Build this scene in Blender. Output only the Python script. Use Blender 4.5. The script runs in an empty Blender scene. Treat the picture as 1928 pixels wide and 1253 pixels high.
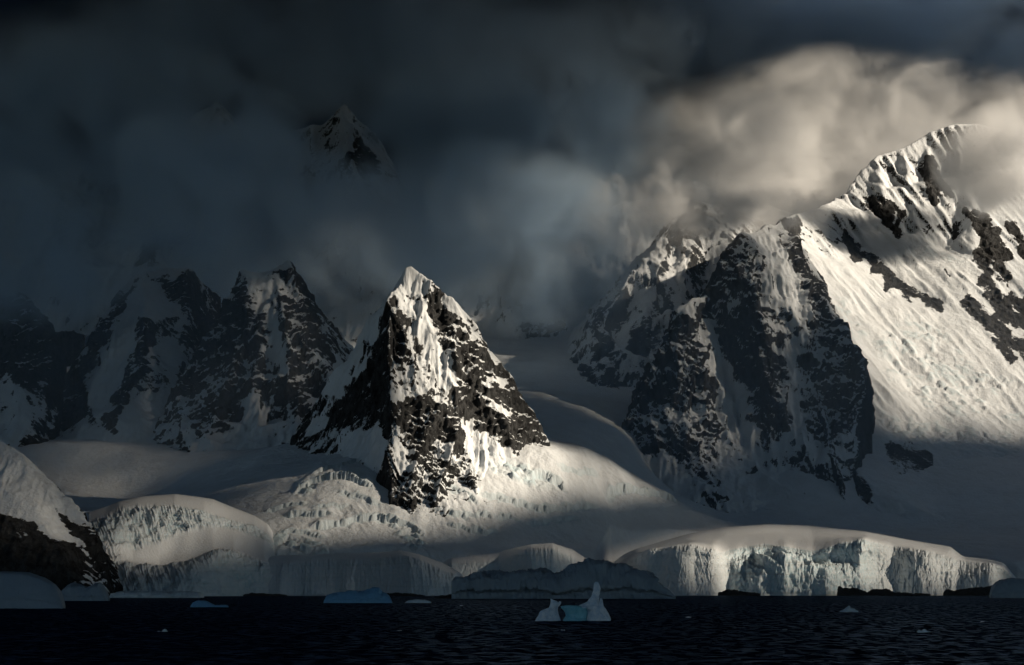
import bpy, math
import numpy as np
from mathutils import Vector
from mathutils.geometry import delaunay_2d_cdt

# ------------------------------------------------------------------ camera
F, CX, HY, CAMZ = 3598.0, 964.0, 1110.0, 15.0      # focal length in photo pixels, optical axis, horizon row, eye height (m)
SC = bpy.context.scene
COL = SC.collection
cam = bpy.data.cameras.new('camera')
cam.sensor_width = 36.0
cam.lens = 36.0 * F / 1928.0
cam.shift_y = (HY - 626.5) / 1928.0
cam.clip_start = 1.0
cam.clip_end = 120000.0
cam_o = bpy.data.objects.new('camera', cam)
cam_o.location = (0, 0, CAMZ)
cam_o.rotation_euler = (math.radians(90), 0, 0)
COL.objects.link(cam_o)
SC.camera = cam_o

# ------------------------------------------------------------------ sky, sun, exposure
SUN_AZ = math.radians(76)       # measured from straight behind the camera towards the right
SUN_EL = math.radians(25)
HX, HYD = math.sin(SUN_AZ), -math.cos(SUN_AZ)      # horizontal direction towards the sun
world = bpy.data.worlds.new('World')
SC.world = world
world.use_nodes = True
nt = world.node_tree
nt.nodes.clear()
wo = nt.nodes.new('ShaderNodeOutputWorld')
bg = nt.nodes.new('ShaderNodeBackground')
sk = nt.nodes.new('ShaderNodeTexSky')
sk.sky_type = 'NISHITA'
sk.sun_disc = False
sk.sun_elevation = SUN_EL
sk.sun_rotation = math.pi - SUN_AZ
sk.dust_density = 0.0
sk.ozone_density = 4.0
bg.inputs['Strength'].default_value = 0.05
nt.links.new(sk.outputs[0], bg.inputs[0])
nt.links.new(bg.outputs[0], wo.inputs[0])
sun = bpy.data.lights.new('sun', 'SUN')
sun.energy = 5.0
sun.angle = math.radians(0.9)
sun.color = (1.0, 0.85, 0.65)
sun_o = bpy.data.objects.new('sun', sun)
sd = Vector((HX * math.cos(SUN_EL), HYD * math.cos(SUN_EL), math.sin(SUN_EL)))
sun_o.rotation_euler = (-sd).to_track_quat('-Z', 'Y').to_euler()
sun_o.location = (6000, 0, 4000)
COL.objects.link(sun_o)
SC.view_settings.view_transform = 'Standard'
SC.view_settings.look = 'None'
SC.view_settings.exposure = 0.4
SC.view_settings.gamma = 1.0
SC.view_settings.use_curve_mapping = False
SC.render.engine = 'CYCLES'
cy = SC.cycles
cy.use_denoising = True
cy.use_adaptive_sampling = True
cy.adaptive_threshold = 0.03
cy.max_bounces = 8
cy.diffuse_bounces = 1
cy.glossy_bounces = 2
cy.transmission_bounces = 2
cy.transparent_max_bounces = 64
cy.volume_bounces = 4
cy.volume_step_rate = 1.0
cy.volume_max_steps = 256
cy.caustics_reflective = False
cy.caustics_refractive = False

# ------------------------------------------------------------------ numeric helpers
def P(px, py, D):
    """survey: a bearing and elevation read off the photograph and a distance give a place"""
    return ((px - CX) / F * D, D, CAMZ + (HY - py) / F * D)

def proj(X, Y, Z):
    return CX + F * X / Y, HY - F * (Z - CAMZ) / Y

_ang = np.linspace(0, 2 * np.pi, 257)[:256]
_GC, _GS = np.cos(_ang), np.sin(_ang)

def _hash(ix, iy, seed):
    h = (ix.astype(np.int64) * 374761393 + iy.astype(np.int64) * 668265263 + seed * 974634777) & 0xffffffff
    h = ((h ^ (h >> 13)) * 1274126177) & 0xffffffff
    h = h ^ (h >> 16)
    return h & 255

def noise(x, y, seed=0):
    x = np.asarray(x, float); y = np.asarray(y, float)
    x, y = np.broadcast_arrays(x, y)
    ix, iy = np.floor(x), np.floor(y)
    fx, fy = x - ix, y - iy
    u = fx * fx * fx * (fx * (fx * 6 - 15) + 10)
    v = fy * fy * fy * (fy * (fy * 6 - 15) + 10)
    def g(dx, dy):
        h = _hash(ix + dx, iy + dy, seed)
        return _GC[h] * (fx - dx) + _GS[h] * (fy - dy)
    a = g(0, 0); b = g(1, 0); c = g(0, 1); d = g(1, 1)
    return 1.5 * ((a + (b - a) * u) * (1 - v) + (c + (d - c) * u) * v)

def fbm(x, y, octv=5, seed=0, gain=0.5):
    s = 0.0; a = 1.0; t = 0.0
    for i in range(octv):
        s = s + a * noise(x * 2.03 ** i + 17.3 * i, y * 2.03 ** i - 9.1 * i, seed + i); t += a; a *= gain
    return s / t

def ridged(x, y, octv=5, seed=0, gain=0.5):
    s = 0.0; a = 1.0; t = 0.0; w = 1.0
    for i in range(octv):
        n = 1 - np.abs(noise(x * 2.07 ** i + 5.7 * i, y * 2.07 ** i + 3.3 * i, seed + i)) * 1.6
        n = np.clip(n, 0, 1) ** 2
        s = s + a * n * w; t += a; a *= gain
        w = np.clip(0.35 + n, 0, 1)
    return s / t

def cells(x, y, seed=0):
    """distance to nearest and second nearest random point: F1, F2-F1 and a random value per cell"""
    ix, iy = np.floor(x), np.floor(y)
    f1 = np.full(x.shape, 9.0); f2 = np.full(x.shape, 9.0); idv = np.zeros(x.shape)
    for dx in (-1, 0, 1):
        for dy in (-1, 0, 1):
            hx = _hash(ix + dx, iy + dy, seed) / 256.0
            hy = _hash(ix + dx, iy + dy, seed + 77) / 256.0
            d = np.hypot(ix + dx + hx - x, iy + dy + hy - y)
            near = d < f1
            f2 = np.where(near, f1, np.minimum(f2, d))
            idv = np.where(near, _hash(ix + dx, iy + dy, seed + 31) / 256.0, idv)
            f1 = np.where(near, d, f1)
    return f1, f2 - f1, idv

def sstep(a, b, x):
    t = np.clip((x - a) / (b - a), 0, 1)
    return t * t * (3 - 2 * t)

def blur(Z, r, passes=2):
    for _ in range(passes):
        for ax in (0, 1):
            k = 2 * r + 1
            pad = [(0, 0), (0, 0)]; pad[ax] = (r + 1, r)
            c = np.cumsum(np.pad(Z, pad, mode='edge'), axis=ax)
            n = Z.shape[ax]
            Z = (np.take(c, np.arange(k, k + n), axis=ax) - np.take(c, np.arange(0, n), axis=ax)) / k
    return Z

def seg_dist(px, py, pts, closed=False):
    d = np.full(px.shape, 1e9)
    n = len(pts)
    for i in range(n if closed else n - 1):
        ax, ay = pts[i][:2]; bx, by = pts[(i + 1) % n][:2]
        ex, ey = bx - ax, by - ay
        t = np.clip(((px - ax) * ex + (py - ay) * ey) / (ex * ex + ey * ey + 1e-9), 0, 1)
        d = np.minimum(d, np.hypot(px - ax - t * ex, py - ay - t * ey))
    return d

def poly_sd(px, py, pts):
    """signed distance, positive inside"""
    ins = np.zeros(px.shape, bool)
    n = len(pts)
    for i in range(n):
        ax, ay = pts[i]; bx, by = pts[(i + 1) % n]
        if ay == by: continue
        c = ((ay > py) != (by > py)) & (px < (bx - ax) * (py - ay) / (by - ay) + ax)
        ins ^= c
    d = seg_dist(px, py, pts, True)
    return np.where(ins, d, -d)

def tin(ridges, pts, X, Y):
    """triangulated survey points, ridge lines kept as edges"""
    idx, P3, E = {}, [], []
    def add(p):
        if p not in idx:
            idx[p] = len(P3); P3.append(P(*p))
        return idx[p]
    for r in ridges:
        k = [add(p) for p in r]
        E += list(zip(k[:-1], k[1:]))
    for p in pts: add(p)
    v2 = [Vector((p[0], p[1])) for p in P3]
    vo, eo, fo, ov, oe, of = delaunay_2d_cdt(v2, E, [], 0, 1e-6)
    zz = []
    for i, v in enumerate(vo):
        src = [P3[j][2] for j in ov[i]] if ov[i] else []
        if src: zz.append(max(src))
        else:
            dd = sorted((math.hypot(q[0] - v.x, q[1] - v.y), q[2]) for q in P3)[:2]
            zz.append((dd[0][1] + dd[1][1]) / 2)
    Z = np.full(X.shape, np.nan)
    x0, y0 = X[0, 0], Y[0, 0]; sx = X[0, 1] - x0; sy = Y[1, 0] - y0
    for f in fo:
        a, b, c = (vo[i] for i in f)
        za, zb, zc = (zz[i] for i in f)
        i0 = max(0, int((min(a.x, b.x, c.x) - x0) / sx)); i1 = min(X.shape[1], int((max(a.x, b.x, c.x) - x0) / sx) + 2)
        j0 = max(0, int((min(a.y, b.y, c.y) - y0) / sy)); j1 = min(X.shape[0], int((max(a.y, b.y, c.y) - y0) / sy) + 2)
        if i1 <= i0 or j1 <= j0: continue
        xs, ys = X[j0:j1, i0:i1], Y[j0:j1, i0:i1]
        det = (b.y - c.y) * (a.x - c.x) + (c.x - b.x) * (a.y - c.y)
        if abs(det) < 1e-6: continue
        l1 = ((b.y - c.y) * (xs - c.x) + (c.x - b.x) * (ys - c.y)) / det
        l2 = ((c.y - a.y) * (xs - c.x) + (a.x - c.x) * (ys - c.y)) / det
        l3 = 1 - l1 - l2
        m = (l1 >= -1e-6) & (l2 >= -1e-6) & (l3 >= -1e-6)
        sub = Z[j0:j1, i0:i1]
        sub[m] = (l1 * za + l2 * zb + l3 * zc)[m]
    return Z

class TPS:
    def __init__(s, pts, lam=0.002):
        p = np.array([P(*q) if q[1] is not None else ((q[0] - CX) / F * q[2], q[2], q[3]) for q in pts])
        s.c = p[:, :2] / 1000.0
        n = len(p)
        K = s.k(np.hypot(s.c[:, None, 0] - s.c[None, :, 0], s.c[:, None, 1] - s.c[None, :, 1])) + np.eye(n) * lam
        Q = np.c_[np.ones(n), s.c]
        A = np.block([[K, Q], [Q.T, np.zeros((3, 3))]])
        s.w = np.linalg.solve(A, np.r_[p[:, 2], 0, 0, 0])
    @staticmethod
    def k(r):
        return -r
    def __call__(s, X, Y):
        x, y = X / 1000.0, Y / 1000.0
        Z = s.w[-3] + s.w[-2] * x + s.w[-1] * y
        for (cx_, cy_), w in zip(s.c, s.w[:-3]):
            Z = Z + w * s.k(np.sqrt((x - cx_) ** 2 + (y - cy_) ** 2 + 4e-4))
        return Z

def grid(x0, x1, y0, y1, step):
    xs = np.arange(x0, x1 + step * .5, step); ys = np.arange(y0, y1 + step * .5, step)
    return np.meshgrid(xs, ys)

# ------------------------------------------------------------------ mesh helpers
def tag(o, label=None, cat=None, group=None, kind=None):
    if label: o['label'] = label
    if cat: o['category'] = cat
    if group: o['group'] = group
    if kind: o['kind'] = kind
    return o

def link(name, me, mat, parent=None, smooth=True):
    o = bpy.data.objects.new(name, me)
    COL.objects.link(o)
    if mat: me.materials.append(mat)
    if smooth: me.polygons.foreach_set('use_smooth', np.ones(len(me.polygons), bool))
    if parent: o.parent = parent
    return o

def np_mesh(name, V, Q, attrs=None):
    me = bpy.data.meshes.new(name)
    V = np.ascontiguousarray(V, np.float32); Q = np.ascontiguousarray(Q, np.int32)
    me.vertices.add(len(V)); me.vertices.foreach_set('co', V.ravel())
    n = Q.shape[1]
    me.loops.add(Q.size); me.loops.foreach_set('vertex_index', Q.ravel())
    me.polygons.add(len(Q))
    me.polygons.foreach_set('loop_start', np.arange(0, Q.size, n, dtype=np.int32))
    for k, a in (attrs or {}).items():
        at = me.attributes.new(k, 'FLOAT', 'POINT')
        at.data.foreach_set('value', np.ascontiguousarray(a, np.float32).ravel())
    me.update(calc_edges=True)
    return me

def grid_mesh(name, X, Y, Z, attrs=None, keep=None):
    ny, nx = X.shape
    idx = np.arange(ny * nx).reshape(ny, nx)
    Q = np.stack([idx[:-1, :-1], idx[:-1, 1:], idx[1:, 1:], idx[1:, :-1]], -1).reshape(-1, 4)
    V = np.stack([X, Y, Z], -1).reshape(-1, 3)
    if keep is not None:
        k = keep.ravel()
        Q = Q[k[Q].any(1)]
        used = np.zeros(len(V), bool); used[Q.ravel()] = True
        re = np.cumsum(used) - 1
        Q = re[Q]; V = V[used]
        attrs = {a: b.ravel()[used] for a, b in (attrs or {}).items()}
    return np_mesh(name, V, Q, attrs)

# ------------------------------------------------------------------ materials
class NT:
    def __init__(s, name):
        s.m = bpy.data.materials.new(name); s.m.use_nodes = True
        s.t = s.m.node_tree; s.t.nodes.clear()
        s.out = s.n('ShaderNodeOutputMaterial')
    def n(s, typ, **kw):
        o = s.t.nodes.new(typ)
        for k, v in kw.items(): setattr(o, k, v)
        return o
    def put(s, sock, v):
        if hasattr(v, 'links'): s.t.links.new(v, sock)
        else: sock.default_value = v
    def math(s, op, a, b=0.0, c=0.0, clamp=False):
        o = s.n('ShaderNodeMath', operation=op, use_clamp=clamp)
        s.put(o.inputs[0], a); s.put(o.inputs[1], b); s.put(o.inputs[2], c)
        return o.outputs[0]
    def step(s, a, b, v):
        o = s.n('ShaderNodeMapRange', interpolation_type='SMOOTHSTEP')
        s.put(o.inputs[0], v); s.put(o.inputs[1], a); s.put(o.inputs[2], b)
        return o.outputs[0]
    def mix(s, f, a, b):
        o = s.n('ShaderNodeMix', data_type='RGBA')
        s.put(o.inputs[0], f); s.put(o.inputs[6], a); s.put(o.inputs[7], b)
        return o.outputs[2]
    def attr(s, name):
        return s.n('ShaderNodeAttribute', attribute_name=name).outputs['Fac']
    def pos(s, scale=(1, 1, 1), rot=(0, 0, 0), obj=False):
        src = s.n('ShaderNodeTexCoord').outputs['Object'] if obj else s.n('ShaderNodeNewGeometry').outputs['Position']
        o = s.n('ShaderNodeMapping'); s.put(o.inputs[0], src)
        o.inputs['Scale'].default_value = scale; o.inputs['Rotation'].default_value = rot
        return o.outputs[0]
    def noise(s, vec, scale, detail=4, rough=0.55, dist=0.0):
        o = s.n('ShaderNodeTexNoise'); s.put(o.inputs['Vector'], vec)
        o.inputs['Scale'].default_value = scale; o.inputs['Detail'].default_value = detail
        o.inputs['Roughness'].default_value = rough; o.inputs['Distortion'].default_value = dist
        return o.outputs['Fac']
    def bump(s, h, dist, strength=1.0, nrm=None):
        o = s.n('ShaderNodeBump'); s.put(o.inputs['Height'], h)
        o.inputs['Distance'].default_value = dist; o.inputs['Strength'].default_value = strength
        if nrm is not None: s.put(o.inputs['Normal'], nrm)
        return o.outputs[0]

SNOW = (0.78, 0.82, 0.87, 1)
ICE = (0.50, 0.64, 0.70, 1)

def mat_terrain():
    k = NT('snow_and_rock')
    rock, ice = k.attr('rock'), k.attr('ice')
    p = k.pos()
    fine = k.noise(p, 0.11, 9, 0.72)                       # broken edges between rock and snow
    ledge = k.noise(k.pos((0.6, 0.6, 1.3), (0.0, 0.55, 0.0)), 0.13, 6, 0.65)
    v = k.math('ADD', rock, k.math('MULTIPLY', k.math('SUBTRACT', fine, 0.5), 1.15))
    v = k.math('ADD', v, k.math('MULTIPLY', k.math('SUBTRACT', ledge, 0.5), 0.5))
    f = k.step(0.46, 0.54, v)
    tone = k.noise(k.pos((1, 1, 0.6)), 0.06, 8, 0.7)
    rc = k.mix(k.step(0.32, 0.68, tone), (0.014, 0.014, 0.016, 1), (0.086, 0.089, 0.093, 1))
    rc = k.mix(k.step(0.55, 0.8, k.noise(k.pos((1, 1, 0.18), (0.0, 0.4, 0.0)), 0.09, 6, 0.65)), rc, (0.140, 0.143, 0.147, 1))
    sc = k.mix(k.step(0.35, 0.75, k.noise(p, 0.02, 5, 0.6)), SNOW, (0.72, 0.75, 0.79, 1))
    sc = k.mix(ice, sc, ICE)
    col = k.mix(f, sc, rc)
    b = k.n('ShaderNodeBsdfPrincipled')
    k.put(b.inputs['Base Color'], col)
    b.inputs['Roughness'].default_value = 0.8
    b.inputs['Specular IOR Level'].default_value = 0.15
    hr = k.noise(k.pos((1, 1, 0.45)), 0.12, 9, 0.72)
    hs = k.noise(k.pos((1, 1, 0.25)), 0.06, 7, 0.6)
    h = k.n('ShaderNodeMix', data_type='FLOAT')
    k.put(h.inputs[0], f); k.put(h.inputs[2], k.math('MULTIPLY', hs, 0.30)); k.put(h.inputs[3], k.math('MULTIPLY', hr, 1.0))
    k.put(b.inputs['Normal'], k.bump(h.outputs[0], 16.0, 1.0))
    k.put(k.out.inputs[0], b.outputs[0])
    return k.m

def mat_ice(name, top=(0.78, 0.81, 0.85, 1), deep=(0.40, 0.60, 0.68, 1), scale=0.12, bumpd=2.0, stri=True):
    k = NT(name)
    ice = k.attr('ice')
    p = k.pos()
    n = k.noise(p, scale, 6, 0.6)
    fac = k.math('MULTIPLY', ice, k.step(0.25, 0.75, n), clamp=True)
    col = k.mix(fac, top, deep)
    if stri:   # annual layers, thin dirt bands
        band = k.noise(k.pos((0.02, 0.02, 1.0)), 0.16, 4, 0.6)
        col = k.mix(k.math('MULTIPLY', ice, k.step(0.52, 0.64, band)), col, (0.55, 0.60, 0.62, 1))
    b = k.n('ShaderNodeBsdfPrincipled')
    k.put(b.inputs['Base Color'], col)
    b.inputs['Roughness'].default_value = 0.55
    b.inputs['Specular IOR Level'].default_value = 0.3
    h = k.noise(k.pos((1, 1, 0.3)), scale * 1.6, 7, 0.6)
    k.put(b.inputs['Normal'], k.bump(h, bumpd, 0.8))
    k.put(k.out.inputs[0], b.outputs[0])
    return k.m

def mat_rock(name):
    k = NT(name)
    p = k.pos()
    c = k.mix(k.noise(p, 0.3, 6, 0.65), (0.016, 0.015, 0.015, 1), (0.055, 0.05, 0.045, 1))
    b = k.n('ShaderNodeBsdfPrincipled')
    k.put(b.inputs['Base Color'], c); b.inputs['Roughness'].default_value = 0.8
    k.put(b.inputs['Normal'], k.bump(k.noise(p, 0.5, 8, 0.7), 1.5))
    k.put(k.out.inputs[0], b.outputs[0])
    return k.m

def mat_sea():
    k = NT('sea_water')
    h1 = k.noise(k.pos((1, 0.55, 1)), 0.20, 5, 0.6)
    h2 = k.noise(k.pos((1, 0.6, 1)), 0.9, 4, 0.6)
    nrm = k.bump(k.math('ADD', h1, k.math('MULTIPLY', h2, 0.3)), 2.6, 1.0)
    di = k.n('ShaderNodeBsdfDiffuse'); di.inputs['Color'].default_value = (0.004, 0.010, 0.024, 1)
    gl = k.n('ShaderNodeBsdfGlossy'); gl.inputs['Color'].default_value = (0.42, 0.64, 1.0, 1); gl.inputs['Roughness'].default_value = 0.2
    k.put(gl.inputs['Normal'], nrm)
    mx = k.n('ShaderNodeMixShader')
    k.put(mx.inputs[0], k.math('MULTIPLY', k.step(0.42, 0.66, h1), 0.20))     # reflection painted in patches by ripple noise, whichever way the faces turn
    k.put(mx.inputs[1], di.outputs[0]); k.put(mx.inputs[2], gl.outputs[0])
    k.put(k.out.inputs[0], mx.outputs[0])
    return k.m

M_TERR = mat_terrain()
M_ICE = mat_ice('glacier_ice')
M_BERG = mat_ice('berg_ice', deep=(0.30, 0.55, 0.68, 1), scale=0.35, bumpd=0.6, stri=False)
M_ROCK = mat_rock('wet_black_rock')
M_SEA = mat_sea()

# ------------------------------------------------------------------ sea
def axis(parts):
    out = [np.arange(a, b, s) for a, b, s in parts]
    return np.concatenate(out + [np.array([parts[-1][1]])])
xs = axis([(-60000, -6000, 6000), (-6000, -1200, 400), (-1200, -420, 40), (-420, 420, 3.2), (420, 1200, 40), (1200, 6000, 400), (6000, 60000, 6000)])
ys = axis([(-60000, -1000, 6000), (-1000, 340, 134), (340, 1000, 2.8), (1000, 2200, 8), (2200, 5200, 30), (5200, 9000, 400), (9000, 60000, 6000)])
X, Y = np.meshgrid(xs, ys)
wf = sstep(330, 380, Y) * (1 - sstep(1800, 2600, Y)) * (1 - sstep(380, 600, np.abs(X)))
Z = wf * (0.6 * fbm(X / 16, Y / 9, 4, 3) + 0.4 * ridged(X / 7 + 3, Y / 4.5, 3, 9) - 0.1)
tag(link('sea', grid_mesh('sea', X, Y, Z), M_SEA), 'dark choppy open sea in front of the ice', kind='structure')

# ------------------------------------------------------------------ snowfields and valley glaciers
GP = [  # (photo column, row, distance)
    # shore, under the coastal ice
    (-150, 1100, 4300), (0, 1095, 4300), (180, 1118, 4250), (400, 1095, 4500), (600, 1070, 4500), (800, 1068, 4500), (1000, 1065, 4550), (1150, 1060, 4600), (1300, 1060, 4750), (1500, 1050, 4800), (1700, 1050, 4850), (1900, 1060, 4900), (2050, 1060, 4900),
    # foot of the pyramid
    (420, 1030, 4600), (520, 1035, 4600), (600, 1020, 4640), (700, 1015, 4660), (800, 1020, 4680), (900, 1018, 4720), (1050, 1010, 4830), (1180, 995, 5000), (1290, 990, 5150),
    (480, 975, 4760), (560, 955, 4790), (600, 920, 4860), (660, 885, 4940), (720, 905, 4900), (760, 970, 4780), (830, 940, 4830), (900, 920, 4890), (960, 890, 4960), (1040, 862, 5060), (1045, 838, 5150), (1100, 842, 5260), (1145, 864, 5330), (1130, 915, 5090), (1200, 906, 5280), (1270, 945, 5250), (1000, 940, 4930), (1080, 960, 4960), (1150, 955, 5080),
    # shadowed basin left of the pyramid
    (600, 860, 5200), (540, 838, 5400), (470, 858, 5420), (410, 874, 5480), (340, 906, 5520), (280, 936, 5560), (400, 941, 4950), (470, 945, 4870), (520, 920, 4930),
    # left valley glacier
    (200, 964, 5400), (250, 926, 5680), (170, 922, 5650), (90, 884, 5800), (140, 850, 5900), (330, 945, 5150), (210, 838, 6050), (290, 848, 6030), (350, 862, 5850), (420, 850, 5950), (70, 842, 6000), (0, 870, 5700), (-120, 880, 5500),
    # right hand basin
    (1060, 800, 6100), (1020, 780, 6300), (1100, 790, 6300), (1160, 800, 6250), (1000, 740, 6700), (960, 690, 7300), (1020, 680, 7400), (940, 640, 7900), (1160, 870, 5900), (1220, 930, 5700), (1300, 980, 5700), (1400, 975, 5950), (1360, 990, 5500), (1500, 990, 5500), (1500, 885, 6200), (1600, 985, 5900), (1750, 992, 5900), (1700, 1008, 5500), (1900, 1005, 5700), (1362, 966, 6020), (1330, 945, 6150), (1410, 935, 6150), (1250, 918, 6250), (1900, 1030, 5300), (2050, 1000, 5500), (1420, 870, 6350),
    (560, 840, 6300), (0, 790, 6700), (400, 800, 6800), (700, 760, 7200), (850, 700, 7400),
]
gtps = TPS(GP)
SCARPS = [   # crevasse walls and serac edges: (line in the photo, nominal height m, how far uphill the step fades m)
    ([(592, 898, 0), (620, 886, 0), (650, 878, 0), (676, 866, 0)], 15, 60),
    ([(560, 930, 0), (590, 908, 0), (620, 900, 0), (660, 903, 0), (700, 920, 0)], 22, 70),
    ([(535, 978, 0), (580, 972, 0), (625, 974, 0)], 13, 50),
    ([(588, 1000, 0), (630, 990, 0), (680, 980, 0), (730, 978, 0), (775, 990, 0), (795, 1010, 0)], 20, 60),
    ([(826, 915, 0), (860, 930, 0), (900, 952, 0)], 13, 60),
    ([(905, 938, 0), (960, 946, 0), (1020, 962, 0), (1080, 964, 0), (1125, 956, 0)], 13, 60),
    ([(1142, 936, 0), (1160, 926, 0), (1200, 924, 0), (1250, 936, 0), (1275, 946, 0)], 20, 90),
    ([(930, 975, 0), (960, 972, 0), (985, 985, 0)], 8, 50),
    ([(985, 905, 0), (1020, 900, 0), (1050, 915, 0), (1062, 928, 0)], 23, 60),
    ([(500, 966, 0), (540, 956, 0), (578, 952, 0)], 10, 40),
    ([(636, 930, 0), (680, 938, 0), (716, 956, 0)], 10, 40),
    ([(818, 962, 0), (868, 974, 0), (925, 974, 0)], 11, 45),
    ([(995, 986, 0), (1050, 980, 0), (1090, 978, 0)], 8, 40),
    ([(1052, 884, 0), (1090, 892, 0), (1125, 894, 0)], 9, 50),
    ([(590, 964, 0), (620, 958, 0), (655, 957, 0)], 8, 40),
    ([(842, 990, 0), (880, 1000, 0), (935, 1004, 0)], 9, 45),
    ([(520, 1010, 0), (560, 1006, 0), (610, 1012, 0)], 12, 40),
]

def plan_of(line, tps):
    """where the sight line through each photo point meets the sheet"""
    out = []
    for q in line:
        D = np.linspace(4300, 6500, 900)
        x, y, z = P(q[0], q[1], D)
        hit = np.nonzero(tps(x, y) > z)[0]
        D = D[hit[0]] if len(hit) else 5000
        out.append(P(q[0], q[1], D)[:2])
    return out

def scarps(X, Y, Z, tps, lines, ice):
    for k, (line, H, L) in enumerate(lines):
        pl = plan_of(line, tps)
        wx = X + 6 * noise(X / 23, Y / 23, 60 + k) + 3 * noise(X / 7, Y / 7, 70 + k); wy = Y + 9 * noise(X / 19, Y / 19, 80 + k) + 4 * noise(X / 6, Y / 6, 71 + k)
        d = seg_dist(wx, wy, pl)
        # which side: uphill = farther from the camera than the line
        lx = np.array([p[0] for p in pl]); ly = np.array([p[1] for p in pl])
        o = np.argsort(lx)
        side = np.where(wy > np.interp(wx, lx[o], ly[o]), 1.0, -1.0)
        ends = np.clip(np.minimum(X - lx.min() + 12, lx.max() + 12 - X) / 25, 0, 1)
        h = H * (0.7 + 0.5 * noise(X / 40, Y / 40, 90 + k)) * ends
        up = np.exp(-np.clip(d, 0, None) / L)
        Z = Z + np.where(side > 0, h * up * 0.75, -h * 0.45 * np.exp(-d / 12))
        ice = np.maximum(ice, np.where(np.abs(d) < 8, 0.4 * ends, 0))
    return Z, ice

FALLS = [  # tumbled serac zones
    [(895, 845), (930, 838), (970, 862), (1015, 888), (1062, 925), (1010, 925), (960, 905), (915, 880)],
    [(490, 1020), (530, 1000), (600, 1020), (640, 1042), (480, 1045)],
    [(730, 985), (775, 985), (805, 1030), (770, 1040)],
    [(560, 905), (610, 895), (590, 930), (565, 940)],
]
RUNNELS = [[(840, 915), (900, 925), (960, 1000), (870, 1030), (800, 1000)], [(600, 950), (700, 930), (740, 980), (660, 1030)], [(1000, 900), (1080, 930), (1060, 970), (1000, 950)]]
def ground(X, Y):
    Z = gtps(X, Y)
    Z = Z + 9 * fbm(X / 240, Y / 200, 3, 5) + 3.0 * fbm(X / 60, Y / 90, 4, 15) + 0.9 * ridged((X + 0.5 * Y) / 22, Y / 60, 3, 16)
    ice = np.zeros(X.shape)
    Z, ice = scarps(X, Y, Z, gtps, SCARPS, ice)
    px, py = proj(X, Y, Z)
    sm = np.zeros(X.shape)
    for poly in FALLS: sm = np.maximum(sm, sstep(-4, 10, poly_sd(px + 8 * noise(X / 30, Y / 30, 3), py, poly)))
    f1, f21, idv = cells(X / 22, Y / 16, 4)
    f1b, f21b, idb = cells(X / 9, Y / 7, 14)
    Z = Z + sm * (12 * (idv - 0.4) + 6 * (idb - 0.5))
    ice = np.maximum(ice, sm * (0.2 + 0.5 * (idv > 0.55)))
    rn = np.zeros(X.shape)          # avalanche runnels below the rock
    for poly in RUNNELS: rn = np.maximum(rn, sstep(0, 25, poly_sd(px, py, poly)))
    Z = Z + rn * 3.2 * (ridged((X + 0.35 * Y) / 15, Y / 160, 4, 41) - 0.4)
    return Z, ice
AX0, AX1, AY0, AY1 = -780, 470, 4460, 5420
X, Y = grid(-2700, 2400, 4280, 8000, 9.0)
Z, ice = ground(X, Y)
shore = np.interp(CX + F * X / Y, [-300, 150, 350, 500, 880, 1120, 1150, 1300, 1440, 1700, 1800, 1918, 2200], [4250, 4280, 4520, 4600, 4640, 4760, 4960, 5100, 5220, 5130, 5020, 4920, 4900])
Z = Z - sstep(0, 130, shore - Y) * (Z + 12)
vis = (Y > shore - 200) & (np.abs(X) < 0.30 * Y + 150) & ~((X > AX0 + 8) & (X < AX1 - 8) & (Y > AY0 + 8) & (Y < AY1 - 8))
tag(link('snowfield', grid_mesh('snowfield', X, Y, Z, {'rock': np.full(X.shape, -0.8), 'ice': ice}, vis), M_TERR), 'smooth shaded snowfields and valley glaciers around the peaks', kind='structure')
X, Y = grid(AX0, AX1, AY0, AY1, 3.3)
Z, ice = ground(X, Y)
shore = np.interp(CX + F * X / Y, [-300, 150, 350, 500, 880, 1120, 1150, 1300], [4250, 4280, 4520, 4600, 4640, 4760, 4960, 5100])
Z = Z - sstep(0, 130, shore - Y) * (Z + 12)
tag(link('glacier_apron', grid_mesh('glacier_apron', X, Y, Z + 0.5, {'rock': np.full(X.shape, -0.8), 'ice': ice}, Y > shore - 200), M_TERR), 'sunlit crevassed glacier apron at the foot of the pyramid', kind='structure')

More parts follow.
